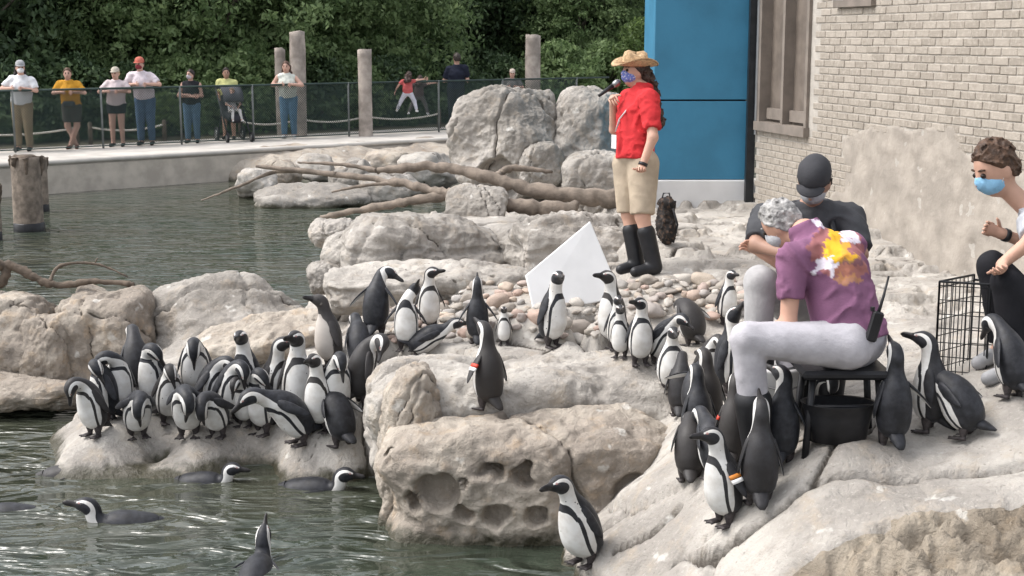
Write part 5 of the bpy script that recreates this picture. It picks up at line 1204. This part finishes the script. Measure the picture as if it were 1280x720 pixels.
blob(1045, 312, 34, 32, (.42, .16, .10), .55); blob(1062, 335, 22, 14, (.42, .17, .09), .6)
blob(1042, 296, 7, 20, (.75, .42, .03)); blob(1040, 310, 14, 7, (.78, .45, .03)); blob(1050, 322, 20, 9, (.75, .42, .03)); blob(1056, 312, 5, 16, (.72, .35, .05))
blob(1026, 278, 13, 5, (.68, .6, .68)); blob(1060, 292, 10, 9, (.7, .64, .7)); blob(1034, 330, 18, 5, (.72, .66, .72)); blob(1022, 335, 5, 8, (.7, .64, .7)); blob(1042, 338, 3, 8, (.7, .64, .7)); blob(1068, 300, 5, 5, (.7, .64, .7))
blob(1066, 328, 16, 4, (.10, .05, .10), .6); blob(1060, 350, 18, 5, (.5, .25, .08), .6)
cattr(sh, 'print', col)
# belt, radio
q = JK['pelvis']; m = MB(); ring = []
rad = k2(1093, 408, -.16) - kb
m.bbox(rad, (.055, .035, .15), .008, np.array(Matrix.Rotation(.25, 3, 'Y'))); rd = m.build('radio', M['black_plastic'], None); rd.location = kb; tag(rd, 'black two-way radio with long antenna clipped to the seated keeper\'s belt', 'radio')
m = MB(); m.tube([rad + np.array([.015, 0, .06]), k2(1104, 372, -.16) - kb, k2(1111, 345, -.16) - kb], [.009, .007, .005], 8); m.build('antenna', M['black_plastic'], rd, True)
m = MB(); m.lathe([(.01, 0), (.012, .02), (.008, .022)], rad + np.array([-.012, 0, .075]), 10); m.build('knob', M['black_plastic'], rd)
# stool
sq = k2(1050, 470, .06); sz = zdown(sq[0], sq[1]); st = empty('stool', (sq[0], sq[1], sz)); tag(st, 'low black stool under the keeper in purple', 'stool'); shh = k2(1060, 458, 0)[2] - sz
m = MB(); m.bbox((0, 0, shh - .02), (.44, .36, .045), .015); m.build('seat', M['black_rubber'], st)
for sx_ in (-1, 1):
    for sy_ in (-1, 1):
        gx, gy = sq[0] + sx_ * .19, sq[1] + sy_ * .14; m = MB(); m.tube([(sx_ * .16, sy_ * .12, shh - .04), (sx_ * .19, sy_ * .14, zdown(gx, gy) - sz - .01)], .018, 8); m.build('leg', M['black_rubber'], st, True)
m = MB(); m.tube([(-.175, -.13, shh * .45), (.175, -.13, shh * .45)], .012, 8); m.build('stretcher', M['black_rubber'], st, True)
# black tub under the stool
tq = k2(1046, 545, .02); tz = zdown(tq[0], tq[1]); m = MB(); m.lathe([(.13, -.02), (.15, .10), (.165, .17), (.17, .175), (.155, .17), (.14, .05)], (0, 0, 0), 24, 1.1, .8); tb = m.build('tub', M['black_rubber'], None, True, (tq[0], tq[1], tz)); tag(tb, 'shallow black tub on the rock under the stool', 'tub')

# ---- masked keeper behind, bent over, facing us
D1 = dk + .62
def k1(px, py, o=0.): return at(px, py, D1 + o)
J = dict(pelvis=k1(1018, 375, .12), chest=k1(1010, 300, .05), neck=k1(1014, 258, .0), head=k1(1018, 228, -.13), hf=np.array([-.34, -.72, -.58]), hu=np.array([-.14, -.56, .80]),
         sl=k1(1062, 272, .0), sr=k1(958, 268, .0), el=k1(1075, 318, -.15), wl=k1(1030, 320, -.28), er=k1(945, 306, -.12), wr=k1(975, 316, -.24),
         hl=k1(1048, 378, .08), hr=k1(988, 378, .08), kl=k1(1046, 360, -.30), kr=k1(950, 352, -.25), al=k1(1040, 455, -.25), ar=k1(948, 440, -.2), tl=k1(1036, 470, -.4), tr=k1(940, 455, -.35))
for s in 'lr':
    gq = zdown(J['a' + s][0], J['a' + s][1]); J['a' + s][2] = gq + .075; J['t' + s][2] = zdown(J['t' + s][0], J['t' + s][1]) + .04
k1r, J1, b1, f1 = person('keeper in a dark grey tee and grey mask bending over a penguin', J, .0105, (.34, .20, .145), shirt=(.062, .063, .068), sleeve=.85, lower=(.40, .39, .39), boot=.45, hair=(.03, .024, .02), mask=(.33, .34, .36), girth=1.08, hat=('cap', (.05, .05, .055)))
m = MB()
for sg in (1, -1):
    a = J1['chest'] + f1['side'] * sg * .10 - f1['fwd'] * .0; t_ = nrm(np.array([0, -1, 0.])); m.tube([J1['neck'] + f1['side'] * sg * .09 - np.array([0, .0, -.02]), J1['chest'] + f1['side'] * sg * .11 + t_ * .15 + np.array([0, 0, .06]), J1['pelvis'] * .4 + J1['chest'] * .6 + f1['side'] * sg * .1 + t_ * .16], .018, 6)
m.build('apron_strap', M['black_plastic'], k1r, True)
# light grey bin between the keepers' knees
bq = k1(975, 400, -.22); bz = zdown(bq[0], bq[1]); m = MB(); m.lathe([(.10, 0), (.12, .0), (.15, .30), (.158, .31), (.158, .33), (.14, .33), (.11, .03)], (0, 0, 0), 28); bn = m.build('bucket', M['white_paint'], None, True, (bq[0], bq[1], bz)); tag(bn, 'pale plastic bucket of fish between the two keepers', 'bucket'); m = MB(); m.tube([(-.155, 0, .31), (-.12, -.12, .25), (0, -.17, .22), (.12, -.12, .25), (.155, 0, .31)], .005, 6); m.build('handle', M['grey_metal'], bn, True)
# ---- brown-haired man at the picture edge
qm = hit(1262, 480)[0]; D3 = float((qm - CAM) @ FW) + .28
def k3(px, py, o=0.): return at(px, py, D3 + o)
J = dict(pelvis=k3(1335, 410, .1), chest=k3(1318, 318, .05), neck=k3(1290, 262, .0), head=k3(1245, 212, -.02), hf=np.array([-.85, -.25, -.45]), hu=np.array([-.42, -.06, .90]),
         sl=k3(1292, 282, -.18), sr=k3(1300, 285, .2), el=k3(1302, 372, -.2), wl=k3(1260, 352, -.25), er=k3(1305, 312, .12), wr=k3(1252, 292, .05),
         hl=k3(1325, 425, -.1), hr=k3(1330, 425, .14), kl=k3(1258, 352, -.2), kr=k3(1240, 332, .1), al=k3(1268, 465, -.16), ar=k3(1250, 455, .14), tl=k3(1235, 480, -.2), tr=k3(1222, 470, .1), hdl=np.array([-.1, -.1, -1.]), pnl=np.array([-.8, 0, 0]))
J['wl'] = k3(1252, 330, -.22); J['el'] = k3(1268, 268 + 20, -.24); J['el'] = k3(1290, 300, -.26)
for s in 'lr':
    gq = zdown(J['a' + s][0], J['a' + s][1]); J['a' + s][2] = gq + .075; J['t' + s][2] = zdown(J['t' + s][0], J['t' + s][1]) + .04
k3r, J3, b3, f3 = person('brown-haired man in a grey tee, blue mask and black trousers sitting by the wire crate', J, .0105, (.50, .30, .22), shirt=(.40, .41, .44), sleeve=.8, lower=(.016, .016, .019), shoe=(.35, .35, .36), hair=(.075, .042, .026), mask=(.24, .46, .66), headsc=1.18)
wd_ = nrm(J3['wr'] - J3['er']); m = MB(); m.tube([J3['wr'] - wd_ * .04, J3['wr'] - wd_ * .015], .036, 14); m.build('watch', M['black_plastic'], k3r, True)
sq = k3(1335, 440, .1); sz = zdown(min(sq[0], 5.5), sq[1]); hh = (J3['pelvis'] + b3)[2] - .12 - sz; m = MB(); m.bbox((0, 0, hh / 2), (.34, .34, hh), .03); sb = m.build('crate_seat', M['black_plastic'], None, False, (sq[0], sq[1], sz)); tag(sb, 'black crate the brown-haired man sits on', 'crate')
# ---- wire crate
wq = [hit(1168, 480)[0], hit(1214, 488)[0]]
c0 = wq[0]; sW = F / ((c0 - CAM) @ FW); e1 = np.array([.92, -.38, 0]); e1 /= np.linalg.norm(e1); e2 = np.array([.38, .92, 0]); e2 /= np.linalg.norm(e2); cw, cdp, ch_ = .26, .34, .56
cr_ = empty('wire_crate', c0); tag(cr_, 'open black wire crate standing between the penguins and the seated man', 'crate')
def wire_panel(o, a, la, b, lb, st, rr=.0028):
    m = MB()
    for k in range(int(la / st) + 1): p0 = o + a * min(k * st, la); m.tube([p0, p0 + b * lb], rr, 5)
    for k in range(int(lb / (st * 2.2)) + 1): p0 = o + b * min(k * st * 2.2, lb); m.tube([p0, p0 + a * la], rr, 5)
    for p0, p1 in ((o, o + a * la), (o + a * la, o + a * la + b * lb), (o + a * la + b * lb, o + b * lb), (o + b * lb, o)): m.tube([p0, p1], rr * 2.2, 6)
    m.build('wire_panel', M['dark_metal'], cr_)
zv = np.array([0, 0, 1.]); O = np.zeros(3); e3 = nrm(np.array([.75, .66, 0]))
wire_panel(O, e1, cw, zv, ch_, .035); wire_panel(O, e3, cdp, zv, ch_, .04); wire_panel(e3 * cdp, e1, cw * 2.2, zv, ch_ * .95, .04); wire_panel(O + zv * .02, e1, cw, e3, cdp, .04)

# ---- onlookers on the far path, leaning on the fence
def onlooker(px, head_py, label, pose='lean', off=.30, arms=None, **kw):
    q = fpt(px, off); s = F / ((q - CAM) @ FW); h = 2.9 - (head_py - 47) / s - ZP; k = h / 1.72
    X = lambda x, y, z: q + np.array([x * k, y * k, 0]) + np.array([0, 0, z * k])
    J = dict(pelvis=X(0, .02, .95), chest=X(0, 0, 1.25), neck=X(0, -.02, 1.44), head=X(0, -.05, 1.595), hf=np.array([.0, -1, -.15]), sl=X(.19, 0, 1.385), sr=X(-.19, 0, 1.385), hl=X(.09, .02, .90), hr=X(-.09, .02, .90), kl=X(.10, 0, .49), kr=X(-.10, 0, .49), al=X(.11, .03, .075), ar=X(-.11, .03, .075), tl=X(.13, -.13, .04), tr=X(-.13, -.13, .04))
    if pose == 'lean': J.update(el=X(.33, -.10, 1.20), er=X(-.33, -.10, 1.20), wl=X(.09, -.24, 1.22), wr=X(-.09, -.24, 1.22), hdl=np.array([-1, -.3, 0]), hdr=np.array([1, -.3, 0]))
    elif pose == 'cross': J.update(el=X(.27, -.08, 1.12), er=X(-.27, -.08, 1.12), wl=X(-.08, -.2, 1.14), wr=X(.08, -.22, 1.10))
    elif pose == 'back': J.update(el=X(.27, .02, 1.12), er=X(-.27, .02, 1.12), wl=X(.28, -.16, 1.12), wr=X(-.22, .22, 1.08), hf=np.array([.15, 1, 0])); J['tl'] = X(.13, .16, .04); J['tr'] = X(-.13, .16, .04); J['sl'], J['sr'] = J['sr'], J['sl']; J['el'], J['er'] = J['er'], J['el']; J['wl'], J['wr'] = J['wr'], J['wl']; J['hl'], J['hr'] = J['hr'], J['hl']; J['kl'], J['kr'] = J['kr'], J['kl']; J['al'], J['ar'] = J['ar'], J['al']; J['tl'], J['tr'] = J['tr'], J['tl']
    elif pose == 'push': J.update(el=X(.22, -.1, 1.08), er=X(-.22, -.1, 1.08), wl=X(.16, -.32, 1.02), wr=X(-.16, -.32, 1.02))
    if kw.pop('crossed', False): J['al'], J['ar'] = X(-.06, -.02, .075), X(.06, .05, .075); J['tl'], J['tr'] = X(-.07, -.2, .04), X(.1, -.1, .04)
    kw.setdefault('girth', 1.14)
    rg_ = np.random.default_rng(int(px)); sway = rg_.uniform(-.07, .07) * k; J['hf'] = J['hf'] + np.array([rg_.uniform(-.6, .6), 0, rg_.uniform(-.25, .1)])
    for nm in ('chest', 'neck', 'head', 'sl', 'sr'): J[nm] = J[nm] + np.array([sway * (1 if nm != 'chest' else .6), -.05 * k, 0])
    for nm in ('sl', 'el'): J[nm] = J[nm] + np.array([0, 0, rg_.uniform(-.035, .02) * k])
    return person(label, J, .02, sc=k, group='onlookers along the far fence', **kw)
sk1, sk2 = (.52, .32, .25), (.42, .25, .18)
onlooker(28, 76, 'onlooker with long dark hair, grey cap, white mask and white tee', shirt=(.66, .66, .68), lower=(.30, .23, .15), hair=(.02, .016, .016), hair_long=.34, hat=('cap', (.35, .35, .36)), mask=(.66, .66, .68), skin_c=sk1, hem=.05)
r_, _, _, _ = onlooker(90, 84, 'onlooker in a mustard yellow tee with a belt bag, legs crossed', shirt=(.50, .25, .03), lower=(.06, .055, .05), lower_kind='shorts', hair=(.10, .06, .04), skin_c=sk1, crossed=True, shoe=(.12, .05, .04), hem=.03)
m = MB(); m.bbox((0, -.17, .93), (.26, .09, .12), .03); m.build('belt_bag', cloth((.05, .05, .055), 'bag_cloth'), r_)
onlooker(146, 84, 'onlooker in a pale cap, pale pink top and black shorts', shirt=(.60, .51, .52), lower=(.02, .02, .025), lower_kind='short_shorts', hair=(.40, .29, .15), hat=('cap', (.5, .45, .38)), skin_c=sk1)
onlooker(182, 72, 'onlooker in a red cap, pale pink tee and blue jeans', shirt=(.62, .55, .58), lower=(.08, .13, .21), hair=(.10, .07, .05), hat=('cap', (.52, .16, .12)), mask=(.22, .04, .05), skin_c=sk1)
onlooker(240, 86, 'onlooker with arms crossed in a black tank top and jeans', pose='cross', shirt=(.022, .022, .026), sleeve=0, lower=(.10, .17, .25), hair=(.03, .02, .018), mask=(.5, .45, .48), skin_c=sk1)
onlooker(286, 84, 'onlooker in a yellow-green tee standing behind the stroller', pose='push', off=.95, shirt=(.50, .50, .22), lower=(.05, .05, .06), lower_kind='shorts', hair=(.03, .022, .018), skin_c=sk2)
onlooker(361, 76, 'woman in a white tank top and blue jeans with long brown hair', shirt=(.60, .62, .56), sleeve=0, lower=(.12, .22, .33), hair=(.09, .05, .035), hair_long=.30, skin_c=sk1, shoe=(.66, .66, .66), girth=1.1, off=.22)
onlooker(570, 66, 'onlooker in navy with their back turned by the great boulder', pose='back', off=1.0, shirt=(.018, .021, .035), lower=(.02, .022, .03), hair=(.04, .03, .025), skin_c=sk1, girth=1.1)
onlooker(640, 86, 'onlooker in a grey top and pale hat half hidden behind the great boulder', off=.6, shirt=(.15, .145, .14), lower=(.05, .05, .05), hair=(.1, .07, .05), hat=('cap', (.5, .42, .36)), skin_c=sk1)
# climbing child
def child(px, py, label, shirt, lower, off, up):
    q = fpt(px, off); k = .62; z0 = ZP + up
    X = lambda x, y, z: np.array([q[0] + x * k, q[1] + y * k, z0 + z * k])
    J = dict(pelvis=X(0, .05, .92), chest=X(0, 0, 1.20), neck=X(.02, -.02, 1.40), head=X(.06, .0, 1.56), hf=np.array([.3, .9, -.1]), sl=X(-.19, 0, 1.35), sr=X(.19, 0, 1.35), el=X(-.36, .02, 1.18), er=X(.38, .08, 1.40), wl=X(-.46, .1, 1.0), wr=X(.6, .12, 1.42), hl=X(-.10, .05, .88), hr=X(.10, .05, .88), kl=X(-.26, .12, .62), kr=X(.24, .12, .6), al=X(-.42, .14, .26), ar=X(.33, .14, .24), tl=X(-.46, .26, .22), tr=X(.36, .26, .2))
    return person(label, J, .016, sk1, shirt=shirt, sleeve=.6, lower=lower, hair=(.05, .03, .025), hair_long=.16, sc=k, headsc=1.28, shoe=(.7, .7, .7), group='onlookers along the far fence')
child(510, 90, 'child in a red top and white trousers clambering up the fence', (.45, .10, .10), (.50, .50, .56), -.16, .42)
child(524, 95, 'child in dark clothes behind the climbing one', (.10, .07, .07), (.12, .11, .11), .55, .30)
# stroller
q = fpt(288, .05); k = 1.0; stl = empty('stroller', q + np.array([0, .28, 0]), .5); stl.scale = (1.15, 1.15, 1.15); tag(stl, 'black pushchair with hood in front of the onlooker in yellow-green', 'stroller')
for (x, y, r) in ((-.24, -.38, .10), (.24, -.38, .10), (-.26, .22, .14), (.26, .22, .14)):
    m = MB(); m.lathe([(r * .72, -.02), (r, -.014), (r, .014), (r * .72, .02)], (x, y, r), 18, 1, 1, np.array(Matrix.Rotation(math.pi / 2, 3, 'Y'))); wh = m.build('wheel', M['black_rubber'], stl, True); m = MB(); m.lathe([(.02, -.026), (r * .6, -.021), (r * .6, .021), (.02, .026)], (x, y, r), 12, 1, 1, np.array(Matrix.Rotation(math.pi / 2, 3, 'Y'))); m.build('hub', M['grey_metal'], wh, True)
m = MB()
for x in (-.22, .22): m.tube([(x, -.38, .12), (x, -.1, .45), (x, .3, .98), (x * .9, .42, 1.02)], .016, 8); m.tube([(x, .22, .14), (x, .0, .58)], .016, 8)
m.tube([(-.2, .42, 1.02), (.2, .42, 1.02)], .02, 8); m.build('frame', M['dark_metal'], stl, True)
V, Fq = sdf_build([('c', np.array([0, -.2, .45]), np.array([0, .1, .5]), .09, .09, np.array([1., 0, 0]), 1.9), ('c', np.array([0, .1, .5]), np.array([0, .24, .85]), .06, .06, np.array([1., 0, 0]), 2.6)], .02, .03); quads_obj('seat', V, Fq, cloth((.03, .03, .036), 'seat_cloth'), stl)
m = MB(); n = 14; Vh = [(x, .24 - .34 * math.sin(a), .80 + .26 * math.cos(a)) for x in (-.2, -.1, 0, .1, .2) for a in np.linspace(-.3, 1.7, n)]; m.add(Vh, [(i * n + jj, i * n + jj + 1, (i + 1) * n + jj + 1, (i + 1) * n + jj) for i in range(4) for jj in range(n - 1)]); hd_ = m.build('hood', cloth((.10, .10, .115), 'seat_cloth'), stl, True); sol = hd_.modifiers.new('s', 'SOLIDIFY'); sol.thickness = .02
# child sitting in the stroller
sq_ = np.array(stl.location); cs_, sn_ = math.cos(.5), math.sin(.5); X = lambda x, y, z: sq_ + 1.15 * np.array([x * cs_ - y * sn_, x * sn_ + y * cs_, z])
Jc = dict(pelvis=X(0, -.02, .60), chest=X(0, .04, .74), neck=X(0, .03, .84), head=X(0, .0, .94), hf=np.array([0, -1, -.1]), sl=X(.10, .03, .81), sr=X(-.10, .03, .81), el=X(.14, -.06, .72), er=X(-.14, -.06, .72), wl=X(.08, -.16, .68), wr=X(-.08, -.16, .68), hl=X(.05, -.03, .59), hr=X(-.05, -.03, .59), kl=X(.07, -.22, .60), kr=X(-.07, -.22, .60), al=X(.09, -.28, .42), ar=X(-.09, -.28, .42), tl=X(.1, -.34, .42), tr=X(-.1, -.34, .42))
person('small child in pale clothes sitting in the stroller', Jc, .014, sk1, shirt=(.5, .5, .52), lower=(.42, .41, .40), hair=(.2, .13, .08), sc=.5, headsc=1.5, shoe=(.6, .6, .6), group='onlookers along the far fence')
